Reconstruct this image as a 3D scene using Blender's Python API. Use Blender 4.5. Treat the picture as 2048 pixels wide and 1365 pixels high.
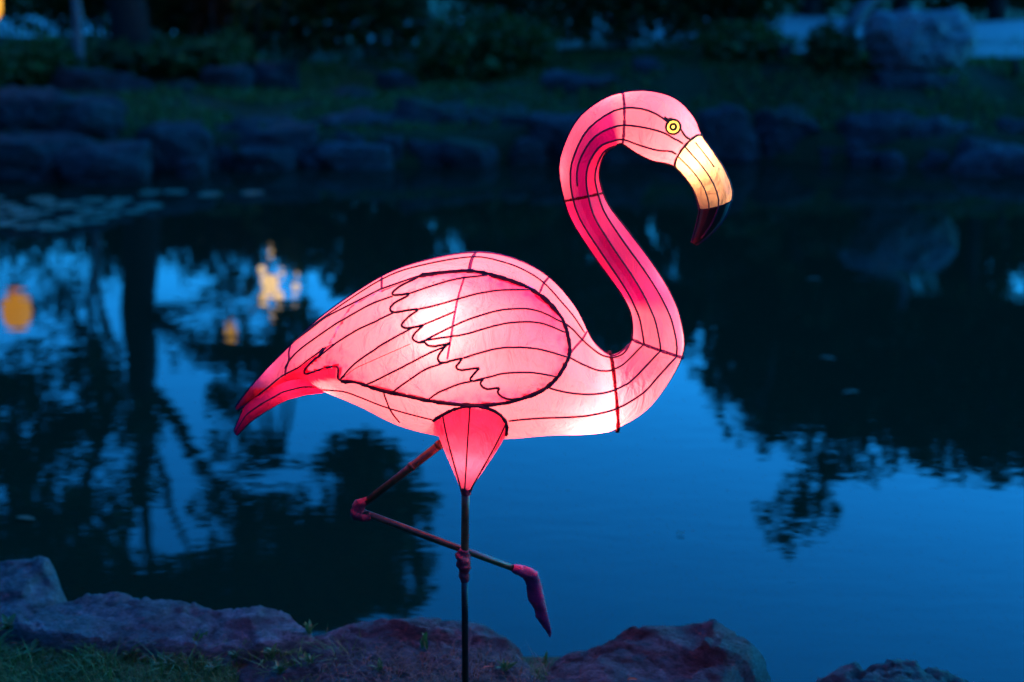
import bpy, bmesh, math, random
import numpy as np
from mathutils import Vector, Matrix, noise
from mathutils.bvhtree import BVHTree
from mathutils.geometry import delaunay_2d_cdt

for o in list(bpy.data.objects):
    bpy.data.objects.remove(o)
sc = bpy.context.scene
COL = sc.collection
rnd = random.Random(7)

# ------------------------------------------------------------------ camera
CAM = Vector((0.0, -2.85, 1.70)); PITCH = math.radians(16.31); FPX = 2844.44
cd = bpy.data.cameras.new('camera'); cam = bpy.data.objects.new('camera', cd); COL.objects.link(cam)
cam.location = CAM; cam.rotation_euler = (math.pi/2 - PITCH, 0, 0)
cd.lens = 50.0; cd.sensor_width = 36.0; cd.clip_start = 0.05; cd.clip_end = 600
cd.dof.use_dof = True; cd.dof.focus_distance = 2.93; cd.dof.aperture_fstop = 1.9
sc.camera = cam
# ------------------------------------------------------------------ sky (dusk, the sun just set ahead of the camera)
w = bpy.data.worlds.new('World'); sc.world = w; w.use_nodes = True
sky = w.node_tree.nodes.new('ShaderNodeTexSky'); sky.sky_type = 'NISHITA'; sky.sun_disc = False
sky.sun_elevation = math.radians(-4.5); sky.sun_rotation = math.radians(45); sky.dust_density = 0; sky.ozone_density = 3.4; sky.altitude = 0
bg = w.node_tree.nodes['Background']; bg.inputs['Strength'].default_value = 0.15
tint = w.node_tree.nodes.new('ShaderNodeMix'); tint.data_type = 'RGBA'; tint.blend_type = 'MULTIPLY'; tint.inputs[0].default_value = 1
tint.inputs[7].default_value = (.06, 1.2, 1.0, 1)      # the blue cast of the lamp-light white balance, even over the whole sky
w.node_tree.links.new(sky.outputs[0], tint.inputs[6]); w.node_tree.links.new(tint.outputs[2], bg.inputs['Color'])
# ------------------------------------------------------------------ exposure
vs = sc.view_settings
vs.view_transform = 'Standard'; vs.look = 'None'; vs.gamma = 1.0; vs.use_curve_mapping = False
vs.exposure = 9.35
K = 2.0**-vs.exposure      # one unit of displayed light
sc.cycles.max_bounces = 10; sc.cycles.diffuse_bounces = 4; sc.cycles.transmission_bounces = 6
sc.cycles.sample_clamp_indirect = 20*K
sc.cycles.use_denoising = True
LAMP = 19*K          # overall wattage factor of the bulbs and added fill lights inside the lantern

# ------------------------------------------------------------------ measuring helpers (pixel of the photo -> place)
FW = Vector((0, math.cos(PITCH), -math.sin(PITCH))); UP = Vector((0, math.sin(PITCH), math.cos(PITCH))); RT = Vector((1, 0, 0))
WATER_Z = -0.20
def ray(px, py): return (FW + RT*((px-1024)/FPX) + UP*((682.5-py)/FPX)).normalized()
def P(px, py, y=0.0):
    d = ray(px, py); return CAM + d*((y-CAM.y)/d.y)
def G(px, py, z=0.0):
    d = ray(px, py); return CAM + d*((z-CAM.z)/d.z)
def R(px, py, y):
    """point at depth y whose mirror image in the pond is seen at that pixel"""
    q = G(px, py, WATER_Z); d = ray(px, py); d = Vector((d.x, d.y, -d.z)); return q + d*((y-q.y)/d.y)
def to_row(z, y):
    v = Vector((0, y, z))-CAM; return 682.5-FPX*v.dot(UP)/v.dot(FW)
def Z(ox, oy, s, pts): return [(ox + x/s, oy + y/s) for x, y in pts]
def smooth(pts, n=6, closed=False):
    """Catmull-Rom through points (tuples or Vectors)"""
    pts = [Vector(p) for p in pts]; out = []; m = len(pts)
    rng = range(m if closed else m-1)
    for i in rng:
        p1, p2 = pts[i], pts[(i+1) % m]
        p0 = pts[(i-1) % m] if closed or i > 0 else p1*2-p2
        p3 = pts[(i+2) % m] if closed or i+2 < m else p2*2-p1
        for k in range(n):
            t = k/n
            out.append(0.5*((2*p1) + (p2-p0)*t + (2*p0-5*p1+4*p2-p3)*t*t + (3*p1-p0-3*p2+p3)*t**3))
    if not closed: out.append(pts[-1])
    return out

# ------------------------------------------------------------------ object helpers
def obj(name, verts, faces, mat=None, parent=None, smooth_sh=True):
    me = bpy.data.meshes.new(name); me.from_pydata([tuple(v) for v in verts], [], faces); me.update()
    if smooth_sh: me.polygons.foreach_set('use_smooth', [True]*len(me.polygons))
    o = bpy.data.objects.new(name, me); COL.objects.link(o)
    if mat: me.materials.append(mat)
    if parent is not None:
        o.parent = parent; o.matrix_parent_inverse = Matrix.Translation(parent.location).inverted()
    return o
def thing(name, label, cat, loc, group=None):
    o = bpy.data.objects.new(name, None); COL.objects.link(o); o.location = loc; o.empty_display_size = 0.1
    o['label'] = label; o['category'] = cat
    if group: o['group'] = group
    return o
def tag(o, label, cat, group=None):
    o['label'] = label; o['category'] = cat
    if group: o['group'] = group
    return o
def tube(pts, r, sides=6, vs_=None, fs_=None, jitter=0.0, cap=True):
    """tube round a polyline; r a number or one per point"""
    V = vs_ if vs_ is not None else []; F = fs_ if fs_ is not None else []
    pts = [Vector(p) for p in pts]; n = len(pts)
    rr = r if hasattr(r, '__len__') else [r]*n
    t = (pts[1]-pts[0]).normalized()
    a = Vector((0, 1, 0)) if abs(t.y) < 0.9 else Vector((1, 0, 0))
    nrm = (a - t*a.dot(t)).normalized(); base = len(V)
    for i in range(n):
        t = (pts[min(i+1, n-1)]-pts[max(i-1, 0)])
        if t.length < 1e-9: t = Vector((0, 0, 1))
        t.normalize(); nrm = nrm - t*nrm.dot(t)
        if nrm.length < 1e-6: nrm = t.orthogonal()
        nrm.normalize(); b = t.cross(nrm)
        for k in range(sides):
            q = 2*math.pi*k/sides; s = rr[i]*(1+jitter*(rnd.random()-.5)*2)
            V.append(pts[i] + (nrm*math.cos(q) + b*math.sin(q))*s)
    for i in range(n-1):
        for k in range(sides):
            k2 = (k+1) % sides; F.append((base+i*sides+k, base+i*sides+k2, base+(i+1)*sides+k2, base+(i+1)*sides+k))
    if cap:
        F.append(tuple(base+k for k in reversed(range(sides)))); F.append(tuple(base+(n-1)*sides+k for k in range(sides)))
    return V, F

# ------------------------------------------------------------------ materials
def mat(name):
    m = bpy.data.materials.new(name); m.use_nodes = True; nt = m.node_tree
    return m, nt, nt.nodes['Principled BSDF'], nt.nodes['Material Output']
def N(nt, typ, **kw):
    n = nt.nodes.new(typ)
    for k, v in kw.items():
        if k in n.inputs.keys() if hasattr(n.inputs, 'keys') else False: n.inputs[k].default_value = v
        else: setattr(n, k, v)
    return n
def ramp(nt, src, stops):
    r = nt.nodes.new('ShaderNodeValToRGB'); cr = r.color_ramp
    while len(cr.elements) < len(stops): cr.elements.new(0.5)
    for e, (p, c) in zip(cr.elements, stops): e.position = p; e.color = (*c, 1)
    nt.links.new(src, r.inputs[0]); return r
def coords(nt, scale=(1, 1, 1), kind='Object'):
    tc = nt.nodes.new('ShaderNodeTexCoord'); mp = nt.nodes.new('ShaderNodeMapping'); mp.inputs['Scale'].default_value = scale
    nt.links.new(tc.outputs[kind], mp.inputs[0]); return mp.outputs[0]
def noise_tex(nt, vec, scale, detail=6, rough=.6, dist=0):
    n = nt.nodes.new('ShaderNodeTexNoise'); n.inputs['Scale'].default_value = scale; n.inputs['Detail'].default_value = detail
    n.inputs['Roughness'].default_value = rough; n.inputs['Distortion'].default_value = dist
    nt.links.new(vec, n.inputs['Vector']); return n
def bump(nt, h, strength, dist, target=None, prev=None):
    b = nt.nodes.new('ShaderNodeBump'); b.inputs['Strength'].default_value = strength; b.inputs['Distance'].default_value = dist
    nt.links.new(h, b.inputs['Height'])
    if prev is not None: nt.links.new(prev.outputs[0], b.inputs['Normal'])
    if target is not None: nt.links.new(b.outputs[0], target)
    return b

def fabric(name, trans, refl, dyed=True, wr=1.0, mix=0.70):
    """thin dyed silk: part of the light comes through, part is scattered back"""
    m, nt, pb, out = mat(name); nt.nodes.remove(pb)
    tr = nt.nodes.new('ShaderNodeBsdfTranslucent'); df = nt.nodes.new('ShaderNodeBsdfDiffuse'); mx = nt.nodes.new('ShaderNodeMixShader')
    gl = nt.nodes.new('ShaderNodeBsdfGlossy'); gl.inputs['Roughness'].default_value = .38; gl.inputs['Color'].default_value = (.8, .8, .8, 1)
    mx2 = nt.nodes.new('ShaderNodeMixShader'); mx2.inputs[0].default_value = 0.02
    mx.inputs[0].default_value = mix
    vec = coords(nt)
    n1 = noise_tex(nt, vec, 9, 3, .5); n2 = noise_tex(nt, vec, 420, 2, .5)
    r1 = ramp(nt, n1.outputs['Fac'], [(.3, (.88, .86, .86)), (.7, (1, 1, 1))])
    def colour(c, sock):
        a = nt.nodes.new('ShaderNodeMix'); a.data_type = 'RGBA'; a.blend_type = 'MULTIPLY'; a.inputs[0].default_value = 1
        a.inputs[6].default_value = (*c, 1); nt.links.new(r1.outputs[0], a.inputs[7]); res = a.outputs[2]
        if dyed:
            at = nt.nodes.new('ShaderNodeAttribute'); at.attribute_name = 'dye'
            b = nt.nodes.new('ShaderNodeMix'); b.data_type = 'RGBA'; b.blend_type = 'MULTIPLY'; b.inputs[0].default_value = 1
            nt.links.new(res, b.inputs[6]); nt.links.new(at.outputs['Color'], b.inputs[7]); res = b.outputs[2]
        nt.links.new(res, sock)
    colour(trans, tr.inputs['Color']); colour(refl, df.inputs['Color'])
    n3 = noise_tex(nt, coords(nt, (1, 1, .5)), 26, 4, .55, 1.2)
    b1 = bump(nt, n3.outputs['Fac'], wr, .012); b2 = bump(nt, n2.outputs['Fac'], .15, .0006, prev=b1)
    for n_ in (tr, df, gl): nt.links.new(b2.outputs[0], n_.inputs['Normal'])
    nt.links.new(df.outputs[0], mx.inputs[1]); nt.links.new(tr.outputs[0], mx.inputs[2])
    nt.links.new(mx.outputs[0], mx2.inputs[1]); nt.links.new(gl.outputs[0], mx2.inputs[2]); nt.links.new(mx2.outputs[0], out.inputs[0])
    return m
M = {}
M['silk'] = fabric('pink_silk', (.97, .150, .245), (.40, .06, .55))
M['beak'] = fabric('cream_silk', (.97, .50, .31), (.75, .5, .3))
M['thigh'] = fabric('thigh_silk', (.97, .13, .33), (.42, .05, .5), wr=1)
M['tail'] = fabric('crimson_silk', (.75, .015, .14), (.5, .02, .3), wr=.8)
M['yellow'] = fabric('yellow_silk', (.95, .62, .13), (.7, .45, .1), dyed=False)

def simple(name, col, rough=.6, col2=None, scale=30, b=0.0, bd=.002, metallic=0.0):
    m, nt, pb, out = mat(name); pb.inputs['Roughness'].default_value = rough; pb.inputs['Metallic'].default_value = metallic
    vec = coords(nt); n = noise_tex(nt, vec, scale, 5, .6)
    c2 = col2 or tuple(c*.6 for c in col)
    r = ramp(nt, n.outputs['Fac'], [(.3, c2), (.7, col)]); nt.links.new(r.outputs[0], pb.inputs['Base Color'])
    if b: bump(nt, n.outputs['Fac'], b, bd, pb.inputs['Normal'])
    return m
M['wire'] = simple('wire', (.085, .012, .07), .45, (.035, .008, .04), scale=90)
M['cord'] = simple('seam_cord', (.05, .010, .035), .8, (.02, .004, .02), 160, .8, .002)
def gauze(name, filt, col, mixv):
    """thin glued tape: tints the lit cloth behind it"""
    m, nt, pb, out = mat(name); pb.inputs['Base Color'].default_value = (*col, 1); pb.inputs['Roughness'].default_value = .8
    tp = nt.nodes.new('ShaderNodeBsdfTransparent'); tp.inputs[0].default_value = (*filt, 1); mx = nt.nodes.new('ShaderNodeMixShader')
    n = noise_tex(nt, coords(nt), 150, 3, .6); r = ramp(nt, n.outputs['Fac'], [(.35, (mixv-.18,)*3), (.65, (mixv+.18,)*3)])
    nt.links.new(r.outputs[0], mx.inputs[0]); nt.links.new(pb.outputs[0], mx.inputs[1]); nt.links.new(tp.outputs[0], mx.inputs[2]); nt.links.new(mx.outputs[0], out.inputs[0]); return m
M['redcord'] = gauze('crimson_seam', (.50, .11, .20), (.10, .004, .02), .62)
M['purplecord'] = gauze('purple_seam', (.50, .34, .62), (.06, .012, .09), .70)  # for seams, and for hoop shadows painted on the silk
M['black'] = simple('black_silk', (.004, .003, .004), .5, scale=60, b=.3)
M['paint'] = simple('black_paint', (.006, .004, .004), .4)
M['wrap'] = simple('crimson_wrap', (.34, .008, .04), .55, (.16, .004, .02), 45, .9, .006)
M['foot'] = simple('magenta_foot', (.55, .015, .11), .30, (.18, .006, .04), 55, 1, .008)
M['metal'] = simple('dark_steel', (.07, .055, .06), .32, (.03, .025, .03), 60, .2, .001, .8)

def bamboo_mat():
    m, nt, pb, out = mat('bamboo'); pb.inputs['Roughness'].default_value = .3
    n = noise_tex(nt, coords(nt, (60, 60, 60)), 1.2, 4, .6); r = ramp(nt, n.outputs['Fac'], [(.3, (.020, .012, .007)), (.7, (.10, .055, .025))])
    nt.links.new(r.outputs[0], pb.inputs['Base Color']); bump(nt, n.outputs['Fac'], .5, .001, pb.inputs['Normal']); return m
M['bamboo'] = bamboo_mat()

def rock_mat(name, a, b_, c, moss=0.0, sc_=1.0):
    m, nt, pb, out = mat(name); pb.inputs['Roughness'].default_value = .72
    tc = nt.nodes.new('ShaderNodeTexCoord'); oi = nt.nodes.new('ShaderNodeObjectInfo')
    ad = nt.nodes.new('ShaderNodeVectorMath'); ad.operation = 'ADD'
    ml = nt.nodes.new('ShaderNodeMath'); ml.operation = 'MULTIPLY'; ml.inputs[1].default_value = 37
    nt.links.new(oi.outputs['Random'], ml.inputs[0]); nt.links.new(tc.outputs['Object'], ad.inputs[0]); nt.links.new(ml.outputs[0], ad.inputs[1])
    mp = nt.nodes.new('ShaderNodeMapping'); mp.inputs['Scale'].default_value = (1, 1, 2.2); nt.links.new(ad.outputs[0], mp.inputs[0]); vec = mp.outputs[0]
    n1 = noise_tex(nt, vec, 5*sc_, 9, .68, .5); n2 = noise_tex(nt, vec, 26*sc_, 7, .7, .3)
    vo = nt.nodes.new('ShaderNodeTexVoronoi'); vo.feature = 'DISTANCE_TO_EDGE'; vo.inputs['Scale'].default_value = 4*sc_
    dist = nt.nodes.new('ShaderNodeMix'); dist.data_type = 'VECTOR'; dist.inputs[0].default_value = .25
    nt.links.new(vec, dist.inputs[4]); nt.links.new(n1.outputs['Color'], dist.inputs[5]); nt.links.new(dist.outputs[1], vo.inputs['Vector'])
    r1 = ramp(nt, n1.outputs['Fac'], [(.32, a), (.52, b_), (.72, c)])
    r2 = ramp(nt, n2.outputs['Fac'], [(.36, (.3, .3, .32)), (.52, (.9, .9, .9)), (.68, (1, 1, 1))])
    mu = nt.nodes.new('ShaderNodeMix'); mu.data_type = 'RGBA'; mu.blend_type = 'MULTIPLY'; mu.inputs[0].default_value = .85
    nt.links.new(r1.outputs[0], mu.inputs[6]); nt.links.new(r2.outputs[0], mu.inputs[7]); res = mu.outputs[2]
    if moss:
        n4 = noise_tex(nt, vec, 3.1*sc_, 5, .6); ge = nt.nodes.new('ShaderNodeNewGeometry'); sx = nt.nodes.new('ShaderNodeSeparateXYZ')
        nt.links.new(ge.outputs['Normal'], sx.inputs[0])
        mm = nt.nodes.new('ShaderNodeMath'); mm.operation = 'MULTIPLY'; nt.links.new(n4.outputs['Fac'], mm.inputs[0]); nt.links.new(sx.outputs['Z'], mm.inputs[1])
        rr = ramp(nt, mm.outputs[0], [(.5-moss*.3, (0, 0, 0)), (.62-moss*.3, (1, 1, 1))])
        mo = nt.nodes.new('ShaderNodeMix'); mo.data_type = 'RGBA'; nt.links.new(rr.outputs[0], mo.inputs[0]); nt.links.new(res, mo.inputs[6])
        mo.inputs[7].default_value = (.035, .055, .018, 1); res = mo.outputs[2]
    nt.links.new(res, pb.inputs['Base Color'])
    cr = ramp(nt, vo.outputs['Distance'], [(0, (0, 0, 0)), (.06, (1, 1, 1))])
    b0 = bump(nt, cr.outputs[0], .5, .012); b1 = bump(nt, n1.outputs['Fac'], 1, .05, prev=b0); bump(nt, n2.outputs['Fac'], 1, .018, pb.inputs['Normal'], b1)
    return m
M['rock'] = rock_mat('grey_rock', (.025, .024, .026), (.06, .058, .06), (.15, .145, .145))
M['slab'] = rock_mat('bluish_slab', (.045, .045, .047), (.155, .15, .155), (.36, .35, .35), 0, 2.6)
M['rock_purple'] = rock_mat('purplish_rock', (.020, .020, .021), (.078, .077, .081), (.22, .215, .22), 0, 2.6)
M['rock_moss'] = rock_mat('mossy_rock', (.025, .025, .028), (.05, .05, .052), (.10, .098, .095), .5)
M['rock_pale'] = rock_mat('pale_rock', (.22, .22, .22), (.46, .455, .45), (.66, .65, .64))

def leaf_mat(name, a, b_, trans=.25):
    m, nt, pb, out = mat(name); pb.inputs['Roughness'].default_value = .5
    ge = nt.nodes.new('ShaderNodeNewGeometry'); r = ramp(nt, ge.outputs['Random Per Island'], [(0, a), (1, b_)])
    nt.links.new(r.outputs[0], pb.inputs['Base Color'])
    tr = nt.nodes.new('ShaderNodeBsdfTranslucent'); nt.links.new(r.outputs[0], tr.inputs[0])
    mx = nt.nodes.new('ShaderNodeMixShader'); mx.inputs[0].default_value = trans
    nt.links.new(pb.outputs[0], mx.inputs[1]); nt.links.new(tr.outputs[0], mx.inputs[2]); nt.links.new(mx.outputs[0], out.inputs[0])
    return m
M['leaf'] = leaf_mat('dark_leaves', (.012, .045, .008), (.045, .13, .020))
M['leaf_light'] = leaf_mat('mid_leaves', (.020, .075, .012), (.07, .19, .030))
M['leaf_red'] = leaf_mat('russet_leaves', (.07, .03, .012), (.14, .07, .025))
M['grass'] = leaf_mat('grass_blades', (.035, .10, .014), (.14, .27, .05))
M['straw'] = leaf_mat('dry_straw', (.05, .028, .015), (.17, .105, .055))
M['weed'] = leaf_mat('weed_leaves', (.04, .10, .025), (.10, .19, .05))
M['dead'] = leaf_mat('dead_leaf', (.18, .07, .03), (.34, .15, .07))
M['pad'] = leaf_mat('lily_pad', (.07, .13, .07), (.14, .21, .12), .1)
M['bark'] = simple('bark', (.06, .045, .04), .85, (.02, .016, .015), 18, 1, .03)
M['bark_pale'] = simple('pale_bark', (.30, .28, .27), .8, (.14, .13, .13), 14, .6, .02)
def ground_mat():
    m, nt, pb, out = mat('soil_and_turf'); pb.inputs['Roughness'].default_value = .9
    v = coords(nt); n1 = noise_tex(nt, v, 1.6, 6, .6); n2 = noise_tex(nt, v, 45, 5, .7)
    r1 = ramp(nt, n1.outputs['Fac'], [(.35, (.018, .045, .008)), (.55, (.032, .075, .014)), (.72, (.09, .08, .05))])
    r2 = ramp(nt, n2.outputs['Fac'], [(.3, (.45, .45, .45)), (.7, (1.2, 1.2, 1.2))])
    mu = nt.nodes.new('ShaderNodeMix'); mu.data_type = 'RGBA'; mu.blend_type = 'MULTIPLY'; mu.inputs[0].default_value = 1
    nt.links.new(r1.outputs[0], mu.inputs[6]); nt.links.new(r2.outputs[0], mu.inputs[7]); nt.links.new(mu.outputs[2], pb.inputs['Base Color'])
    bump(nt, n2.outputs['Fac'], 1, .03, pb.inputs['Normal']); return m
M['ground'] = ground_mat()
def water_mat():
    m, nt, pb, out = mat('pond_water'); pb.inputs['Base Color'].default_value = (.004, .020, .010, 1)
    pb.inputs['Roughness'].default_value = .015; pb.inputs['IOR'].default_value = 1.33
    n1 = noise_tex(nt, coords(nt, (1.9, 4.6, 1)), 2.6, 2, .45, .3); n2 = noise_tex(nt, coords(nt, (.35, .9, 1)), 1.3, 2, .5)
    mk = ramp(nt, n2.outputs['Fac'], [(.35, (.25, .25, .25)), (.7, (1, 1, 1))])
    mu = nt.nodes.new('ShaderNodeMath'); mu.operation = 'MULTIPLY'; nt.links.new(n1.outputs['Fac'], mu.inputs[0]); nt.links.new(mk.outputs[0], mu.inputs[1])
    bump(nt, mu.outputs[0], .17, .006, pb.inputs['Normal']); return m
M['water'] = water_mat()
M['path'] = simple('pale_gravel', (.58, .57, .56), .9, (.44, .43, .42), 60, .5, .01)
M['post'] = simple('dark_wood', (.03, .025, .02), .8)
def glow(name, col, s):
    m, nt, pb, out = mat(name); pb.inputs['Base Color'].default_value = (*col, 1); pb.inputs['Emission Color'].default_value = (*col, 1)
    pb.inputs['Emission Strength'].default_value = s; return m
M['glow_warm'] = glow('lit_warm_lamp', (1, .66, .30), 3.6*K)
M['glow_orange'] = glow('lit_orange_lamp', (1, .40, .03), 1.7*K)
M['glow_amber'] = glow('lit_amber_lamp', (1, .5, .08), 1.6*K)

# ================================================================== SETTING
def lerp(a, b, t): return a + (b-a)*t
def sstep(a, b, x):
    t = max(0., min(1., (x-a)/(b-a))); return t*t*(3-2*t)
def shore(x):
    return 8.05 + .9*sstep(-5, -1.2, x) - .05*sstep(2, 5, x) + .18*math.sin(x*1.3)
def zg(x, y):
    h = .02*noise.noise(Vector((x*1.7, y*1.7, 0)))
    if y < 4:
        e = .22-.34*sstep(.52, .74, x); return lerp(0, -.6, sstep(e, e+.5, y)) + (h if y < e else 0)
    s = shore(x)
    z = lerp(-.6, .05, sstep(s-.25, s+.15, y)); k = sstep(-1.5, 2.5, x); z += lerp(.16, .43, k)*sstep(s+.1, s+1.5, y) + lerp(.22, .12, k)*sstep(s+1.5, s+5, y)
    return z + (h*2 if y > s else 0)
def axis(segs):
    out = []
    for a, b, n in segs: out += [a+(b-a)*i/n for i in range(n)]
    out.append(segs[-1][1]); return out
xs = axis([(-160, -20, 8), (-20, -7, 26), (-7, 7, 110), (7, 20, 26), (20, 160, 8)])
ys = axis([(-40, -2, 6), (-2, 1, 40), (1, 7.2, 14), (7.2, 11.5, 60), (11.5, 20, 24), (20, 220, 10)])
GV = [(x, y, zg(x, y)) for y in ys for x in xs]; nx = len(xs)
GF = [(j*nx+i, j*nx+i+1, (j+1)*nx+i+1, (j+1)*nx+i) for j in range(len(ys)-1) for i in range(nx-1)]
g = obj('ground', GV, GF, M['ground']); g['kind'] = 'structure'
wv = [(-150, -.35, WATER_Z), (150, -.35, WATER_Z), (150, 9.6, WATER_Z), (-150, 9.6, WATER_Z)]
wa = obj('water', wv, [(0, 1, 2, 3)], M['water'], smooth_sh=False); wa['kind'] = 'structure'
# gravel path beyond the right bank, bending away behind the shrubs to the left
pc = smooth([(24, 11.6, 0), (9, 11.7, 0), (4.5, 12.3, 0), (1.5, 13.6, 0), (-3, 15.5, 0), (-8, 15.6, 0), (-16, 15.2, 0)], 14)
PV, PF = [], []
for i, p in enumerate(pc):
    t = (pc[min(i+1, len(pc)-1)]-pc[max(i-1, 0)]).normalized(); nrm = Vector((-t.y, t.x, 0))
    for k in range(7):
        q = p + nrm*(-1.75+3.5*k/6); PV.append((q.x, q.y, zg(q.x, q.y)+.045))
    if i:
        for k in range(6): PF.append(((i-1)*7+k, (i-1)*7+k+1, i*7+k+1, i*7+k))
o = obj('path', PV, PF, M['path']); o['kind'] = 'structure'

# ------------------------------------------------------------------ rocks
def rock(label, x0, x1, yt, yb, y, mat_, seed, depth=.75, cat='rock', boxy=12, sub=4, name='rock', amp=1.0, group='rocks along the far bank'):
    a = P(x0, (yt+yb)/2, y); b = P(x1, (yt+yb)/2, y); t = P((x0+x1)/2, yt, y); bo = P((x0+x1)/2, yb, y)
    hx = (b.x-a.x)/2; top = t.z; bot = bo.z-.12; hz = (top-bot)/2; hy = max(.12, hx*depth)
    c = Vector(((a.x+b.x)/2, y+hy*.6, (top+bot)/2)); rr = random.Random(seed)
    bm = bmesh.new(); bmesh.ops.create_icosphere(bm, subdivisions=sub, radius=1)
    planes = []
    for k in range(14):
        d = Vector((rr.uniform(-1, 1), rr.uniform(-1, 1), rr.uniform(-.5, .8))).normalized(); planes.append((d, rr.uniform(.80, 1.22)))
    planes.append((Vector((rr.uniform(-.22, .22), rr.uniform(-.3, .05), 1)).normalized(), rr.uniform(.72, .9)))
    tz = .8 if cat == 'boulder' else .45
    off = Vector((rr.uniform(0, 90), rr.uniform(0, 90), rr.uniform(0, 90)))
    for v in bm.verts:
        d = v.co.normalized(); p = d/((abs(d.x)**boxy+abs(d.y)**boxy+abs(d.z)**boxy)**(1/boxy))
        for pn, pd in planes:
            e = p.dot(pn)-pd
            if e > 0: p -= pn*e
        v.co = p
    mn = [min(v.co[a_] for v in bm.verts) for a_ in range(3)]; mx_ = [max(v.co[a_] for v in bm.verts) for a_ in range(3)]
    for v in bm.verts:
        p = Vector([(v.co[a_]-mn[a_])/(mx_[a_]-mn[a_])*2-1 for a_ in range(3)]); d = p.normalized()
        q = Vector((p.x*hx, p.y*hy, p.z*hz)); s = min(hx, hz)
        k1 = (noise.fractal(q*2.2+off, 1, 2, 3)*.07+noise.fractal(q*9+off, .8, 2, 4)*.05)*amp*min(1, s*3.2)
        k2 = (noise.noise(Vector((q.x*1.3, q.y*1.3, q.z*14))+off))*.022*amp*(0.3 if cat == 'boulder' else 1)
        p = q + d*k1 + Vector((d.x, d.y, 0))*k2
        v.co = p
    me = bpy.data.meshes.new(name); bm.to_mesh(me); bm.free(); me.polygons.foreach_set('use_smooth', [True]*len(me.polygons))
    me.materials.append(mat_); o = bpy.data.objects.new(name, me); COL.objects.link(o); o.location = c
    tag(o, label, cat, group); return o
rk, rm, rp, ru = M['rock'], M['rock_moss'], M['rock_pale'], M['rock_purple']
FAR = [
 ('big rounded dark boulder on the far bank at the left edge', -70, 238, 182, 300, 8.75, rk, .55, 'boulder', 3.2),
 ('broad flat ledge rock below the big left boulder, at the waterline', -90, 175, 272, 372, 8.1, rk, .5, 'rock', 6),
 ('low ledge rock jutting right of the broad ledge, under the boulder', 95, 292, 290, 358, 8.0, rk, .55, 'rock', 5),
 ('long squared stone block lying behind the big left boulder', 95, 308, 140, 215, 10.2, rk, .4, 'stone block', 8),
 ('small rough stone right of the long squared block', 318, 402, 160, 205, 10.3, rm, .6, 'rock', 4),
 ('squared upright stone, left one of a pair on the bank', 404, 502, 130, 196, 10.5, rk, .6, 'stone block', 7),
 ('squared upright stone, right one of a pair on the bank', 496, 596, 126, 194, 10.65, rk, .6, 'stone block', 8),
 ('dark shore rock just right of the left ledge', 258, 425, 247, 330, 8.55, rk, .5, 'rock', 5),
 ('wide overhanging shelf rock on the far shore', 415, 628, 238, 300, 8.85, rk, .5, 'rock', 6),
 ('low pale stone in the shadow under the shelf rock', 450, 590, 298, 332, 8.55, ru, .5, 'rock', 4),
 ('small pale stone at the waterline left of the shelf', 345, 412, 315, 340, 8.2, ru, .6, 'rock', 4),
 ('long low rock rising behind the pale waterline slab', 600, 862, 226, 300, 9.15, rk, .4, 'rock', 5),
 ('pale flat slab at the waterline left of the lantern neck', 636, 786, 288, 322, 8.7, M['slab'], .5, 'rock', 4),
 ('small flat stone lying on the trodden bank', 652, 752, 182, 216, 10.0, rk, .6, 'rock', 5),
 ('small squared stone under the dense bushes', 752, 842, 145, 192, 10.5, rk, .6, 'rock', 6),
 ('mossy shore rock with a low rounded top mid pond', 792, 960, 204, 300, 9.2, rm, .5, 'rock', 4),
 ('mossy low rock right of the rounded mossy one', 930, 1085, 220, 305, 9.25, rm, .5, 'rock', 4),
 ('grey stone block left of the lantern head on the bank', 1082, 1245, 150, 225, 10.1, rk, .5, 'stone block', 6),
 ('dark reddish block above the lantern head', 1248, 1402, 126, 205, 10.4, ru, .5, 'stone block', 7),
 ('shore rock seen through the loop of the lantern neck', 1060, 1310, 232, 318, 9.0, ru, .45, 'rock', 5),
 ('dim shore rock right behind the lantern beak', 1392, 1512, 216, 300, 9.0, ru, .5, 'rock', 4),
 ('small mossy shore rock right of the beak', 1515, 1650, 212, 300, 9.1, rm, .5, 'rock', 5),
 ('grey shore rock with flat top below the right lawn', 1668, 1826, 232, 318, 8.95, rk, .5, 'rock', 5),
 ('dark shore rock beside the pale slab at the right', 1815, 1968, 238, 326, 8.9, rk, .5, 'rock', 4.5),
 ('pale flat slab in the water at the right edge', 1908, 2110, 296, 352, 8.35, M['slab'], .5, 'rock', 5),
 ('shore rock at the right edge behind the pale slab', 1960, 2110, 236, 300, 9.0, rk, .5, 'rock', 4),
 ('large pale weathered boulder on the right bank by the path', 1732, 1956, 22, 112, 9.95, rp, .6, 'boulder', 3.6),
 ('low dark stone block lying below the large pale boulder', 1738, 1952, 142, 196, 9.75, rk, .35, 'stone block', 8),
]
for i, (lab, x0, x1, yt, yb, y, m_, dp, cat, bx) in enumerate(FAR):
    rock(lab, x0, x1, yt, yb, y, m_, 100+i*7, dp, cat, bx*2.4 if cat != 'boulder' else bx, 4 if cat != 'boulder' else 5)

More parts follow.
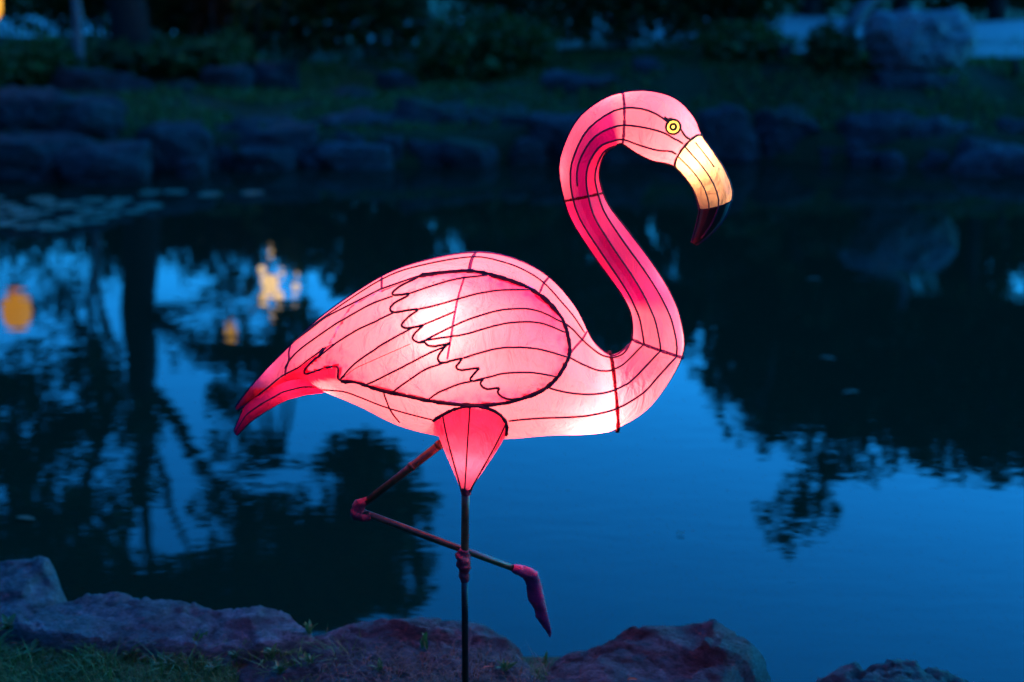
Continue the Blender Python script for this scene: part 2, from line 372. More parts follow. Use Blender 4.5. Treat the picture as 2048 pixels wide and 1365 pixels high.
rr = random.Random(77); px = -70; nth = 0
ORD = 'first second third fourth fifth sixth seventh eighth ninth tenth eleventh twelfth thirteenth fourteenth fifteenth sixteenth seventeenth eighteenth nineteenth twentieth twenty-first twenty-second twenty-third twenty-fourth twenty-fifth twenty-sixth twenty-seventh twenty-eighth twenty-ninth thirtieth'.split()
while px < 2110:      # low stones filling the waterline between the larger ones
    wpx = rr.uniform(55, 120); mid = P(px+wpx/2, 320, 9); ysh = shore(mid.x)+rr.uniform(-.12, .08); wl = to_row(WATER_Z, ysh)
    nth += 1; rock('low dark waterline stone on the far bank, %s from the left' % ORD[nth-1], px, px+wpx, wl-rr.uniform(28, 62), wl+4, ysh, rr.choice((rk, rk, rm, ru)), int(px)+3000, .6, 'rock', 12, 3, group='small stones along the far waterline')
    px += wpx*rr.uniform(.8, 1.25)

def edge_stone(label, outline, ztop, mat_, seed, rad=.06, dome=.03, tilt=(0, 0), amp=1.0, base=-.3, cuts=()):
    """near kerb stone: top outline measured on the plane z = ztop"""
    rr = random.Random(seed); off = Vector((rr.uniform(0, 50), rr.uniform(0, 50), 0))
    pts = [G(x, y, ztop) for x, y in outline]
    pts = [Vector((p.x, p.y)) for p in smooth([(p.x, p.y, 0) for p in pts], 5, True)]
    pts = [p + Vector((noise.noise(Vector((p.x*9, p.y*9, 3))+off), noise.noise(Vector((p.x*9, p.y*9, 8))+off)))*.010*amp for p in pts]
    n = len(pts); cx = sum(p.x for p in pts)/n; cy = sum(p.y for p in pts)/n
    xs_ = [p.x for p in pts]; ys_ = [p.y for p in pts]; st = .008
    verts = list(pts)
    def inside(x, y):
        c = False; j = n-1
        for i in range(n):
            if (pts[i].y > y) != (pts[j].y > y) and x < (pts[j].x-pts[i].x)*(y-pts[i].y)/(pts[j].y-pts[i].y)+pts[i].x: c = not c
            j = i
        return c
    arr = np.array([(p.x, p.y) for p in pts])
    y = min(ys_)
    while y < max(ys_):
        x = min(xs_)
        while x < max(xs_):
            if inside(x, y):
                q = (x+rr.uniform(-.3, .3)*st, y+rr.uniform(-.3, .3)*st)
                if np.min(np.hypot(arr[:, 0]-q[0], arr[:, 1]-q[1])) > st*.6: verts.append(Vector(q))
            x += st
        y += st
    ov, oe, of, *_ = delaunay_2d_cdt(verts, [(i, (i+1) % n) for i in range(n)], [], 1, 1e-6)
    V = []; size = max(max(xs_)-min(xs_), max(ys_)-min(ys_))
    nf = 15; cells = [(rr.uniform(min(xs_), max(xs_)), rr.uniform(min(ys_), max(ys_)), rr.uniform(-.011, .011)*amp, rr.gauss(0, .11)*amp, rr.gauss(0, .14)*amp) for _ in range(nf)]
    for p in ov:
        d = float(np.min(np.hypot(arr[:, 0]-p.x, arr[:, 1]-p.y))); e = max(0, 1-d/rad)
        drop = rad*.8*(1-math.sqrt(max(0, 1-e*e)))
        z = ztop - drop + dome*(1-min(1, ((p.x-cx)**2+(p.y-cy)**2)/(size*.5)**2)) - dome*.5
        z += tilt[0]*(p.x-cx)+tilt[1]*(p.y-cy)
        q = Vector((p.x, p.y, 0))+off
        z += (noise.fractal(q*7, 1, 2, 5)*.004 + noise.fractal(q*34, .7, 2, 4)*.004)*amp
        wx = p.x+.018*noise.noise(q*14); wy = p.y+.018*noise.noise(q*14+Vector((7, 0, 0)))
        cs = sorted((((wx-c_[0])**2+((wy-c_[1])*1.5)**2, c_) for c_ in cells), key=lambda t_: t_[0])[:2]
        f1 = cs[0][1]; f2 = cs[1][1]; gap = math.sqrt(cs[1][0])-math.sqrt(cs[0][0]); bl_ = .5*max(0, 1-gap/.012)
        ha = f1[2]+f1[3]*(p.x-f1[0])+f1[4]*(p.y-f1[1]); hb = f2[2]+f2[3]*(p.x-f2[0])+f2[4]*(p.y-f2[1])
        z += lerp(ha, hb, bl_) - .004*amp*max(0, 1-gap/.006)
        for (dx, dy), off_c, slope in cuts:
            ee = (p.x-cx)*dx+(p.y-cy)*dy-off_c+.02*noise.noise(q*9)
            if ee > 0: z -= slope*ee
        ck = abs(noise.noise(q*5.5+Vector((3, 1, 9)))+.3*noise.noise(q*21)); z -= .016*amp*max(0, 1-ck*13)
        ck = abs(noise.noise(Vector((q.x*4, q.y*15, 2)))+.25*noise.noise(q*26)); z -= .007*amp*max(0, 1-ck*9)
        st_ = noise.noise(q*4+Vector((0, 0, 5))); z += .012*amp*(1 if st_ > .12 else 0)*min(1, (st_-.12)*14 if st_ > .12 else 0)
        V.append(Vector((p.x, p.y, z)))
    F = [tuple(f) for f in of]
    # boundary walls
    cnt = {}
    for f in F:
        for a, b in zip(f, f[1:]+f[:1]): cnt[(a, b)] = 1
    be = [(a, b) for a, b in cnt if (b, a) not in cnt]
    rings = 8; idx = {}
    for a, b in be:
        for v in (a, b):
            if v in idx: continue
            p = V[v]; o_ = Vector((p.x-cx, p.y-cy, 0)).normalized(); L = []
            for k in range(1, rings+1):
                t = k/rings; z = lerp(p.z, base, t); q = Vector((p.x*6, p.y*6, z*14))+off
                outw = .02*math.sin(min(1, t*2.5)*math.pi*.5)+noise.fractal(q, 1, 2, 3)*.022*amp
                V.append(Vector((p.x, p.y, z))+o_*outw); L.append(len(V)-1)
            idx[v] = L
    for a, b in be:
        A = [a]+idx[a]; B = [b]+idx[b]
        for k in range(rings): F.append((B[k], A[k], A[k+1], B[k+1]))
    c = Vector((cx, cy, base)); o = obj('edging_stone', [v-c for v in V], F, mat_); o.location = c
    tag(o, label, 'stone', 'edging stones of the near bank'); return o
edge_stone('dark bluish edging stone at the far left, behind the long slab', [(-120, 1130), (0, 1120), (50, 1119), (95, 1127), (113, 1145), (119, 1172), (126, 1192), (95, 1208), (50, 1222), (15, 1245), (-60, 1262), (-140, 1240)], .03, M['slab'], 11, .05, .03, (0, .1))
edge_stone('long flat bluish grey slab lying left of the pole', [(28, 1252), (60, 1219), (130, 1194), (270, 1191), (335, 1204), (410, 1211), (470, 1217), (540, 1221), (582, 1229), (604, 1244), (628, 1264), (600, 1278), (480, 1293), (330, 1286), (180, 1277), (80, 1268)], .055, M['slab'], 12, .014, .004, (0, 0), .6)
edge_stone('broad purplish edging stone right behind the standing pole', [(470, 1312), (555, 1277), (622, 1268), (660, 1259), (705, 1255), (780, 1252), (840, 1239), (900, 1234), (965, 1233), (1005, 1245), (1047, 1275), (1075, 1305), (1083, 1330), (1080, 1372), (1010, 1400), (850, 1405), (620, 1390), (480, 1350)], .035, ru, 13, .04, .03, (0, .02), .75, cuts=[((.9, .44), .22, .6)])
edge_stone('humped purplish edging stone with a broken right face, right of the pole', [(1086, 1325), (1102, 1301), (1132, 1288), (1190, 1284), (1240, 1268), (1300, 1257), (1370, 1245), (1432, 1243), (1470, 1257), (1502, 1268), (1532, 1287), (1556, 1312), (1570, 1345), (1579, 1385), (1555, 1430), (1300, 1440), (1120, 1430), (1082, 1375)], .05, ru, 14, .05, .05, (-.02, .03), .85, cuts=[((.85, -.53), .15, 1.2)])
edge_stone('low dark edging stone at the bottom right, mostly below the frame', [(1626, 1354), (1700, 1338), (1800, 1333), (1900, 1338), (1975, 1352), (1995, 1400), (1960, 1440), (1700, 1445), (1618, 1415)], .0, rk, 15, .03, .03)

# ------------------------------------------------------------------ leaves
def leaf_cloud(pts, size, rr, droop=.3):
    n = len(pts); V = np.zeros((n*4, 3)); c = np.array(pts)
    for i in range(n):
        d = Vector((rr.gauss(0, 1), rr.gauss(0, 1), rr.gauss(-droop, .7))).normalized(); e = d.orthogonal(); e.rotate(Matrix.Rotation(rr.uniform(0, 6.28), 3, d))
        s = size*rr.uniform(.6, 1.3); u = d*s; w_ = e*s*.42; m = d.cross(e)*s*.15
        p = Vector(c[i]); V[i*4] = p-u*.5; V[i*4+1] = p+w_+m; V[i*4+2] = p+u*.5; V[i*4+3] = p-w_+m
    return V, [(i*4, i*4+1, i*4+2, i*4+3) for i in range(n)]
def quads(name, V, F, m, parent=None):
    me = bpy.data.meshes.new(name); me.from_pydata(V.tolist() if hasattr(V, 'tolist') else V, [], F); me.materials.append(m)
    o = bpy.data.objects.new(name, me); COL.objects.link(o)
    if parent is not None: o.parent = parent; o.matrix_parent_inverse = Matrix.Translation(parent.location).inverted()
    return o
def blob_points(c, r, n, rr):
    out = []
    off = Vector((rr.uniform(0, 99),)*3)
    while len(out) < n:
        d = Vector((rr.gauss(0, 1), rr.gauss(0, 1), rr.gauss(0, 1))).normalized(); k = rr.random()**.45
        lump = 1+.45*noise.noise(d*2.3+off)
        p = Vector((d.x*r[0], d.y*r[1], d.z*r[2]))*k*lump
        if noise.noise((Vector(c)+p)*3.1+off) > -.22: out.append(Vector(c)+p)
    return out
def bush(label, x0, x1, yt, y, m_, seed, n=2600, size=.07, depth=.8, cat='bush'):
    rr = random.Random(seed); a = P(x0, 100, y); b = P(x1, 100, y); t = P((x0+x1)/2, yt, y)
    cx = (a.x+b.x)/2; hx = (b.x-a.x)/2; gz = zg(cx, y); h = max(.3, t.z-gz); base = Vector((cx, y, gz-.05))
    tt = thing('bush', label, cat, base, 'bushes on the far bank')
    pts = []
    nb = 6
    for k in range(nb):
        f = (k+.5)/nb*2-1; hh = h*rr.uniform(.62, 1.0)*(1-.25*f*f)
        pts += blob_points((cx+f*hx*.75, y+rr.uniform(-.25, .25)*depth, gz+hh*.52), (hx*.42+.05, depth*.5, hh*.5), n//nb, rr)
    V, F = leaf_cloud(pts, size, rr); quads('foliage', V, F, m_, tt)
    SV, SF = [], []
    for k in range(7):
        q = base+Vector((rr.uniform(-.3, .3)*hx, rr.uniform(-.1, .1), 0)); e = base+Vector((rr.uniform(-.8, .8)*hx, rr.uniform(-.3, .3), h*rr.uniform(.6, .85)))
        tube(smooth([q, q.lerp(e, .5)+Vector((rr.uniform(-.05, .05), 0, .05)), e], 4), [.022-.002*i for i in range(9)], 5, SV, SF)
    obj('stem', SV, SF, M['bark'], tt); return tt
L_, LL = M['leaf'], M['leaf_light']
BUSH = [
 ('tall loose bush at the far left edge beside the orange lamp', -90, 150, 62, 10.6, LL, 2600),
 ('low bush at the foot of the pale crooked trunk', 110, 330, 60, 11.4, L_, 2200),
 ('low spreading bush right of the dark trunk', 300, 520, 48, 11.3, LL, 2400),
 ('russet bush between the dark trunk and the dense dark bushes', 370, 540, -265, 13.0, M['leaf_red'], 5200),
 ('dense dark bush above the pair of squared stones', 480, 690, -190, 12.2, L_, 3200),
 ('darkest tall bush in the top middle', 630, 880, -260, 12.2, L_, 4400),
 ('leafy lighter bush hanging over the bank left of the lantern neck', 830, 1110, 5, 11.0, LL, 4200),
 ('tall dark bush rising behind the leafy lighter one', 880, 1180, -280, 12.9, L_, 4400),
 ('dark hedge bush above the lantern head', 1100, 1370, -230, 12.0, L_, 3600),
 ('dark hedge bush right of the lantern head', 1330, 1560, -190, 12.0, L_, 3400),
 ('low bush spilling towards the lawn right of the lantern head', 1400, 1580, 40, 10.9, LL, 2200),
 ('small bush in front of the path beside the leaning trunk', 1612, 1702, 40, 10.25, L_, 900),
 ('dark hedge beyond the path left of the pale boulder', 1480, 1820, -400, 15.2, L_, 11000),
 ('dark hedge beyond the path at the top right corner', 1770, 2160, -430, 15.0, L_, 13000),
 ('low bush far behind the pale crooked trunk', 100, 300, -265, 13.6, L_, 5200),
 ('low bush far behind the dark trunk', 260, 430, -265, 13.2, L_, 5200),
 ('low dark bush far behind the top left lamp', -200, 120, -265, 13.4, L_, 5200),
]
for i, (lab, x0, x1, yt, y, m_, n_) in enumerate(BUSH): bush(lab, x0, x1, yt, y, m_, 300+i, n_, .10 if y > 14 else .07)

# ------------------------------------------------------------------ trees (mirrored in the pond)
def tree(name, label, base, limbs, blobs, seed, bark, leafm, size=.10):
    """limbs: polylines with start and end radius; blobs: (centre, radii, leaves)"""
    rr = random.Random(seed); tt = thing(name, label, 'tree', base, 'trees on the far bank'); TV, TF = [], []
    for pts, r0, r1 in limbs:
        s = smooth(pts, 6); n = len(s)
        s = [p + Vector((noise.noise(p*1.9), noise.noise(p*1.9+Vector((9, 0, 0))), 0))*.05*min(1, i/6) for i, p in enumerate(s)]
        tube(s, [lerp(r0, r1, i/(n-1)) for i in range(n)], 9, TV, TF)
    pts = []
    tips = [p for l in limbs for p in l[0][1:]]
    for c, r, n in blobs:
        bp = blob_points(c, r, n, rr); pts += bp
        near = min(tips, key=lambda q: (Vector(q)-Vector(c)).length)
        for k in range(5):
            e = rr.choice(bp); a = Vector(near); mid = a.lerp(e, .5)+Vector((rr.uniform(-.1, .1), rr.uniform(-.1, .1), rr.uniform(0, .15)))
            tube(smooth([a, mid, e], 4), [.030-.0026*i for i in range(9)], 5, TV, TF)
    obj('trunk', TV, TF, bark, tt)
    V, F = leaf_cloud(pts, size, rr); quads('crown', V, F, leafm, tt); return tt
Y1 = 12.0
b1 = P(268, 40, Y1); b1.z = zg(b1.x, Y1)-.1
fork = R(285, 770, Y1); k1 = R(278, 620, Y1)
limbs = [([b1, k1, fork], .20, .165),
 ([fork, R(290, 900, Y1), R(285, 1000, Y1+.2), R(300, 1130, Y1)], .14, .04),
 ([fork, R(225, 815, Y1), R(195, 900, Y1-.4), R(165, 1010, Y1-.5), R(150, 1120, Y1-.5)], .10, .03),
 ([fork, R(345, 830, Y1), R(385, 910, Y1-.3), R(430, 960, Y1-.5), R(520, 1010, Y1-.5), R(640, 1060, Y1-.4)], .10, .025),
 ([R(290, 900, Y1), R(330, 960, Y1-.2), R(350, 1040, Y1+.3), R(390, 1120, Y1+.4)], .06, .02),
 ([R(285, 930, Y1), R(262, 1010, Y1+.4), R(255, 1120, Y1+.6)], .06, .02),
 ([R(225, 815, Y1), R(150, 835, Y1-.6), R(80, 830, Y1-1), R(20, 850, Y1-1.2)], .05, .015),
 ([R(430, 960, Y1-.5), R(560, 930, Y1-.8), R(680, 930, Y1-.9), R(760, 960, Y1-.9)], .045, .015),
 ([R(250, 690, Y1), R(195, 680, Y1-.3), R(170, 760, Y1-.4)], .035, .012)]
def rb(px, py, y, rx, rz, n, ry=.55):
    c = R(px, py, y); s = (c-CAM).length/FPX*1.02
    return (c, (rx*s, ry, rz*s*1.0), int(n*1.6))
blobs = [rb(700, 1090, 11.4, 130, 90, 1500), rb(760, 1010, 11.2, 110, 80, 1000), rb(640, 1180, 11.6, 150, 75, 1500), rb(780, 1150, 11.3, 90, 80, 900),
 rb(720, 920, 11.1, 90, 45, 420), rb(560, 1050, 11.5, 120, 75, 750), rb(470, 1160, 12, 120, 75, 900), rb(300, 1180, 12.2, 140, 70, 1000), rb(140, 1150, 11.6, 140, 80, 1050),
 rb(60, 1050, 11, 120, 80, 700), rb(190, 1040, 11.5, 90, 60, 200), rb(60, 930, 10.8, 110, 45, 380), rb(140, 850, 11.2, 90, 35, 300), rb(-40, 860, 10.8, 90, 60, 330),
 rb(490, 890, 11.4, 80, 30, 110), rb(560, 1230, 11.8, 170, 50, 900), rb(390, 1250, 12, 170, 40, 700), rb(205, 770, 11.6, 60, 45, 190), rb(180, 700, 11.6, 35, 60, 110),
 rb(465, 800, 11.4, 70, 30, 110), rb(480, 705, 11.6, 70, 30, 200), rb(30, 780, 11, 80, 30, 160), rb(250, 960, 12, 90, 40, 60), rb(460, 1010, 11.5, 90, 50, 110),
 rb(60, 600, 11.3, 90, 40, 50), rb(150, 580, 11.5, 60, 50, 60), rb(470, 600, 11.6, 70, 50, 80), rb(430, 700, 11.6, 90, 40, 130), rb(60, 720, 11.2, 100, 40, 70), rb(540, 740, 11.4, 80, 50, 200), rb(580, 660, 11.5, 60, 60, 200)]
tree('broadleaf_tree', 'dark trunked broadleaf tree at the top left, its round crown mirrored in the pond', b1, limbs, blobs, 41, M['bark'], L_, .10)
# pale crooked slim tree at the left
b2 = P(158, 125, 10.9); b2.z = zg(b2.x, 10.9)-.05
p_ = [b2, P(157, 60, 10.9), P(152, 0, 10.9), P(138, -110, 11), P(165, -260, 11), P(150, -420, 11.1)]
tree('slim_tree', 'slim pale crooked trunk rising left of the dark tree', b2, [(p_, .055, .02), ([P(150, -20, 10.9), P(118, -90, 10.9), P(95, -220, 10.8)], .03, .012)],
     [(P(150, -420, 11.1), (.5, .4, .35), 260), (P(90, -260, 10.8), (.35, .3, .25), 160)], 42, M['bark_pale'], L_, .09)
# leaning pale tree on the right, with its long spray of foliage
b3 = P(1668, 95, 10.5); b3.z = zg(b3.x, 10.5)-.05; Y3 = 11.2
l3 = [([b3, P(1700, 50, 10.5), P(1745, 0, 10.6), R(1800, 560, 10.8), R(1790, 650, Y3), R(1720, 760, Y3), R(1660, 850, Y3)], .075, .035),
      ([R(1790, 650, Y3), R(1880, 740, Y3), R(1960, 820, Y3), R(2060, 880, Y3)], .06, .02),
      ([R(1660, 850, Y3), R(1640, 930, Y3-.2), R(1605, 1010, Y3-.3), R(1578, 1085, Y3-.4)], .03, .008),
      ([R(1720, 760, Y3), R(1620, 790, Y3-.3), R(1520, 800, Y3-.5), R(1440, 760, Y3-.6)], .04, .012)]
bl3 = [rb(1475, 775, 10.8, 70, 46, 150), rb(1560, 790, 10.9, 90, 70, 800), rb(1660, 800, 11, 110, 80, 850), rb(1760, 800, 11.2, 120, 100, 850), rb(1870, 800, 11.3, 120, 100, 850), rb(1980, 830, 11.4, 120, 110, 850), rb(2090, 850, 11.5, 120, 110, 1300),
  rb(1650, 925, 10.9, 80, 34, 75), rb(1725, 930, 11, 55, 25, 36), rb(1612, 980, 10.8, 60, 34, 52), rb(1588, 1036, 10.7, 46, 30, 36), rb(1650, 1010, 10.8, 40, 40, 22), rb(1573, 1085, 10.7, 14, 16, 13), rb(1530, 1035, 10.7, 30, 16, 12),
  rb(1600, 680, 11.2, 120, 80, 1300), rb(1750, 660, 11.4, 140, 90, 1500), rb(1900, 670, 11.5, 140, 90, 1500), rb(2050, 680, 11.5, 140, 100, 1400), rb(1500, 690, 11.0, 70, 50, 380), rb(1430, 720, 10.8, 66, 36, 80), rb(1540, 870, 10.8, 90, 24, 50), rb(1780, 900, 11, 120, 22, 80), rb(1960, 930, 11.2, 120, 24, 90), rb(1540, 600, 11.4, 100, 70, 800)]
tree('leaning_tree', 'tree with a pale leaning trunk beside the large pale boulder at the top right', b3, l3, bl3, 43, M['bark_pale'], L_, .10)
# broad dark trees standing further back in the middle and at the right
def back_tree(label, px, y, top, hw, seed, n=2600):
    b = P(px, 60, y); b.z = zg(b.x, y)-.1; t = R(px, top, y)
    h = t.z-b.z; fk = b+Vector((0, 0, h*.4)); lim = [([b, fk, b+Vector((.1, 0, h*.8))], .12, .03)]
    rr = random.Random(seed); bl = []
    s = (b-CAM).length/FPX*hw
    for k in range(7):
        a = k*2.399; r = .62*s*math.sqrt((k+.3)/7); zz = b.z+h*rr.uniform(.48, .84)
        c = Vector((b.x+math.cos(a)*r, y+math.sin(a)*min(r, .7), zz)); bl.append((c, (s*.45, .6, h*.17), n//7))
        lim.append(([fk, fk.lerp(c, .6)+Vector((0, 0, .1)), c], .05, .015))
    tree('broadleaf_tree', label, b, lim, bl, seed, M['bark'], L_, .12)
back_tree('dark tree standing behind the hedge above the lantern head', 1250, 14.5, 770, 210, 51, 4600)
back_tree('dark tree standing behind the hedge right of the lantern head', 1440, 14.2, 690, 120, 52, 2400)
back_tree('dark tree standing behind the darkest bush in the top middle', 760, 14.5, 600, 150, 53, 2200)
back_tree('tall dark tree standing beyond the path at the top right', 1990, 14.6, 930, 160, 54, 4200)
back_tree('tall dark tree standing beyond the path behind the pale boulder', 1800, 14.8, 890, 160, 55, 4200)
back_tree('dark tree standing beyond the path left of the leaning trunk', 1620, 14.6, 820, 130, 56, 3600)
back_tree('dark tree standing behind the leafy lighter bush', 1010, 14.8, 700, 170, 57, 3000)
back_tree('dark tree standing behind the russet bush', 560, 15, 560, 110, 58, 1600)

# ------------------------------------------------------------------ lamps across the pond
def garden_lamp(label, at, rad, gm, h_shade=1.25, glint_globes=()):
    gz = zg(at.x, at.y); tt = thing('garden_lamp', label, 'lamp', Vector((at.x, at.y, gz)), 'lamps across the pond')
    V, F = tube([Vector((at.x, at.y, gz-.05)), Vector((at.x, at.y, at.z-rad*h_shade-.01))], .010, 8); obj('post', V, F, M['post'], tt)
    V, F = [], []; n = 14; rings = 9
    for i in range(rings+1):
        a = math.pi*i/rings; r = rad*max(.12, math.sin(a)**.6); z = at.z+math.cos(a)*rad*h_shade
        for k in range(n): V.append((at.x+math.cos(k*2*math.pi/n)*r, at.y+math.sin(k*2*math.pi/n)*r, z))
    for i in range(rings):
        for k in range(n): F.append((i*n+k, i*n+(k+1) % n, (i+1)*n+(k+1) % n, (i+1)*n+k))
    obj('globe', V, F, gm, tt)
    for q, r in glint_globes:  # added globes on arms, imitating ripple glints of the lamp's reflection
        V2 = [tuple((Vector(v)-at)*(r/rad)+q) for v in V]; obj('globe', V2, F, gm, tt)
        W2, X2 = tube([at, at.lerp(q, .5)+Vector((0, .03, 0)), q], .006, 5); obj('arm', W2, X2, M['post'], tt)
    V, F = tube([Vector((at.x, at.y, at.z+rad*h_shade*.96)), Vector((at.x, at.y, at.z+rad*h_shade+.03))], [rad*.5, rad*.15], 10); obj('cap', V, F, M['post'], tt)
garden_lamp('glowing orange lamp cut off by the top left corner', P(-29, 5, 9.0), .125, M['glow_orange'])
garden_lamp('bright warm lamp beyond the bushes, seen as the larger glitter on the pond', R(541, 570, 11.6), .085, M['glow_warm'], 1.25, [(R(541, 511, 11.6), .022), (R(524, 541, 11.6), .034), (R(563, 549, 11.6), .028), (R(558, 592, 11.6), .05), (R(528, 597, 11.6), .045), (R(546, 628, 11.6), .028), (R(530, 561, 11.6), .04)])
garden_lamp('warm lamp beyond the bushes, seen as the smaller glitter beside the larger', R(592, 575, 11.6), .035, M['glow_warm'], 1.25, [(R(594, 550, 11.6), .018), (R(589, 600, 11.6), .022)])
garden_lamp('dim amber lamp among leaves, mirrored below the glitter', R(462, 662, 11.3), .06, M['glow_amber'])
# dark short post by the path
p0 = P(2034, 128, 9.95); zz = zg(p0.x, 9.95)
V, F = tube([Vector((p0.x, 9.95, zz-.05)), Vector((p0.x, 9.95, zz+.10)), Vector((p0.x-.02, 9.95, zz+.16))], [.035, .03, .02], 8)
tag(obj('short_post', V, F, M['post']), 'short dark post at the edge of the path, far right', 'post')
p0 = P(1571, 92, 10.6); zz = zg(p0.x, 10.6)
rock('small dark stone on the path edge left of the leaning trunk', 1556, 1584, 82, 106, 10.6, rk, 777, .8)

# ------------------------------------------------------------------ lily pads and floating leaves
def pad_mesh():
    V = [(0, 0, 0)]; F = []; n = 20
    for k in range(n+1):
        a = .16+(2*math.pi-.32)*k/n; r = 1+.04*math.sin(a*5); V.append((math.cos(a)*r, math.sin(a)*r, .03*math.sin(a*3)))
    for k in range(n): F.append((0, k+1, k+2))
    m = bpy.data.meshes.new('lily_pad'); m.from_pydata(V, [], F); m.materials.append(M['pad']); return m
pm = pad_mesh(); placed = []
def pad(px, py, s):
    q = G(px, py, WATER_Z+.008)
    if any((q-a).length < (s+b)*.86 for a, b in placed): return
    placed.append((q, s)); o = bpy.data.objects.new('lily_pad', pm); COL.objects.link(o); o.location = q; o.scale = (s, s, .4*s); o.rotation_euler = (rnd.uniform(-.03, .03), rnd.uniform(-.03, .03), rnd.uniform(0, 6.28))
    tag(o, 'round pale lily pad floating at the left of the pond', 'lily pad', 'lily pads below the left ledge')
for k in range(260):
    px = rnd.uniform(-60, 300); py = rnd.uniform(396, 458)
    if py > 462-max(0, px-60)*.13: continue
    pad(px, py, rnd.uniform(.06, .12))
for px, py in ((300, 385), (350, 384), (420, 389), (432, 388), (505, 386), (530, 384)): pad(px, py, .085)
def leafmesh(n=8, wd=.36, curl=.12):
    V = []; F = []
    for i in range(n+1):
        t = i/n; w_ = wd*math.sin(math.pi*min(1, t*.93+.07))**.8; z = curl*math.sin(t*math.pi)
        V += [(-w_/2, t, z+.06), (0, t, z), (w_/2, t, z+.06)]
    for i in range(n):
        for k in (0, 1): F.append((i*3+k, i*3+k+1, i*3+k+4, i*3+k+3))
    return V, F
LV, LF = leafmesh()
lm_dead = bpy.data.meshes.new('leaf'); lm_dead.from_pydata(LV, [], LF); lm_dead.materials.append(M['dead'])
lm_weed = bpy.data.meshes.new('leaf'); lm_weed.from_pydata(LV, [], LF); lm_weed.materials.append(M['weed']); lm_weed.polygons.foreach_set('use_smooth', [True]*len(LF))
def floater(px, py, s, label, rz):
    o = bpy.data.objects.new('floating_leaf', lm_dead); COL.objects.link(o); o.location = G(px, py, WATER_Z+.006); o.scale = (s, s, s*.4); o.rotation_euler = (0, 0, rz)
    tag(o, label, 'leaf', 'leaves floating on the pond')
floater(70, 1040, .075, 'brown leaf floating on the dark water above the left edging stone', 1.3)
floater(1643, 560, .09, 'small leaf floating below the pale boulder, topmost of a slanting row', 1.5)
floater(1672, 719, .08, 'small leaf floating on the right, middle of a slanting row', 1.2)
floater(1718, 784, .08, 'small leaf floating on the right, lowest of a slanting row', 1.8)
floater(1370, 1068, .03, 'tiny dark leaf floating on open water right of the raised foot', 1.4)

# ------------------------------------------------------------------ grass and small plants on the near bank
def blades(name, spots, hmin, hmax, m_, seed, wd=.0028, lean=.5):
    rr = random.Random(seed); V = []; F = []
    for (x, y, z) in spots:
        h = rr.uniform(hmin, hmax); a = rr.uniform(0, 6.28); d = Vector((math.cos(a), math.sin(a), 0)); s = Vector((-d.y, d.x, 0))*wd*rr.uniform(.6, 1.3)
        l = rr.uniform(.15, lean)*h; p = Vector((x, y, z-.004)); b = len(V)
        m1 = p+d*l*.35+Vector((0, 0, h*.6)); e = p+d*l*1.3+Vector((0, 0, h*rr.uniform(.75, 1)))
        V += [p-s, p+s, m1+s*.8, m1-s*.8, e]; F += [(b, b+1, b+2, b+3), (b+3, b+2, b+4)]
    o = quads(name, [tuple(v) for v in V], F, m_); o['kind'] = 'stuff'; return o
sp = []; rr = random.Random(5)
while len(sp) < 30000:
    px = rr.uniform(-150, 1100); py = rr.uniform(1268, 1480)
    lim = 1300+8*math.sin(px*.02) if px < 420 else 1310+min(1, (px-420)/300)*35
    if py < lim: continue
    if px > 620 and rr.random() < .55: continue
    q = G(px, py, .0)
    if noise.noise(Vector((q.x*9, q.y*9, 2))) < -.28: continue
    z = .0 if py > 1335 or px < 470 else .02
    sp.append((q.x, q.y, z))
o = blades('grass', sp, .008, .042, M['grass'], 21, .0014, .9); o['label'] = 'short green turf along the near edge'; o['category'] = 'grass'
sp = []
while len(sp) < 900:
    px = rr.uniform(-120, 760); py = rr.gauss(1318, 22)
    if py < 1288 or noise.noise(Vector((px*.013, py*.02, 5))) < .02: continue
    q = G(px, py, .01); sp.append((q.x, q.y, .0))
o = blades('long_grass', sp, .03, .075, M['grass'], 25, .0018, 1.3); o['label'] = 'longer grass blades hanging over the front of the stones'; o['category'] = 'grass'
sp = []
while len(sp) < 1500:
    px = rr.gauss(860, 130); py = rr.gauss(1352, 34)
    if py < 1290 or (px-860)**2/260**2+(py-1360)**2/72**2 > 1: continue
    q = G(px, py, .045); sp.append((q.x, q.y, .045))
o = blades('dry_straw', sp, .006, .022, M['straw'], 22, .0013, 3.5); o['label'] = 'dry brown straw and clippings around the foot of the pole'; o['category'] = 'straw'
sp = []
while len(sp) < 26000:
    x = rr.uniform(-5.2, 6.5); y = rr.uniform(8.4, 12); s = shore(x)
    if y < s+.15: continue
    if noise.noise(Vector((x*1.6, y*1.6, 7))) < -.25: continue
    sp.append((x, y, zg(x, y)))
o = blades('lawn_grass', sp, .03, .10, M['grass'], 23, .008); o['label'] = 'rough grass on the far bank'; o['category'] = 'grass'

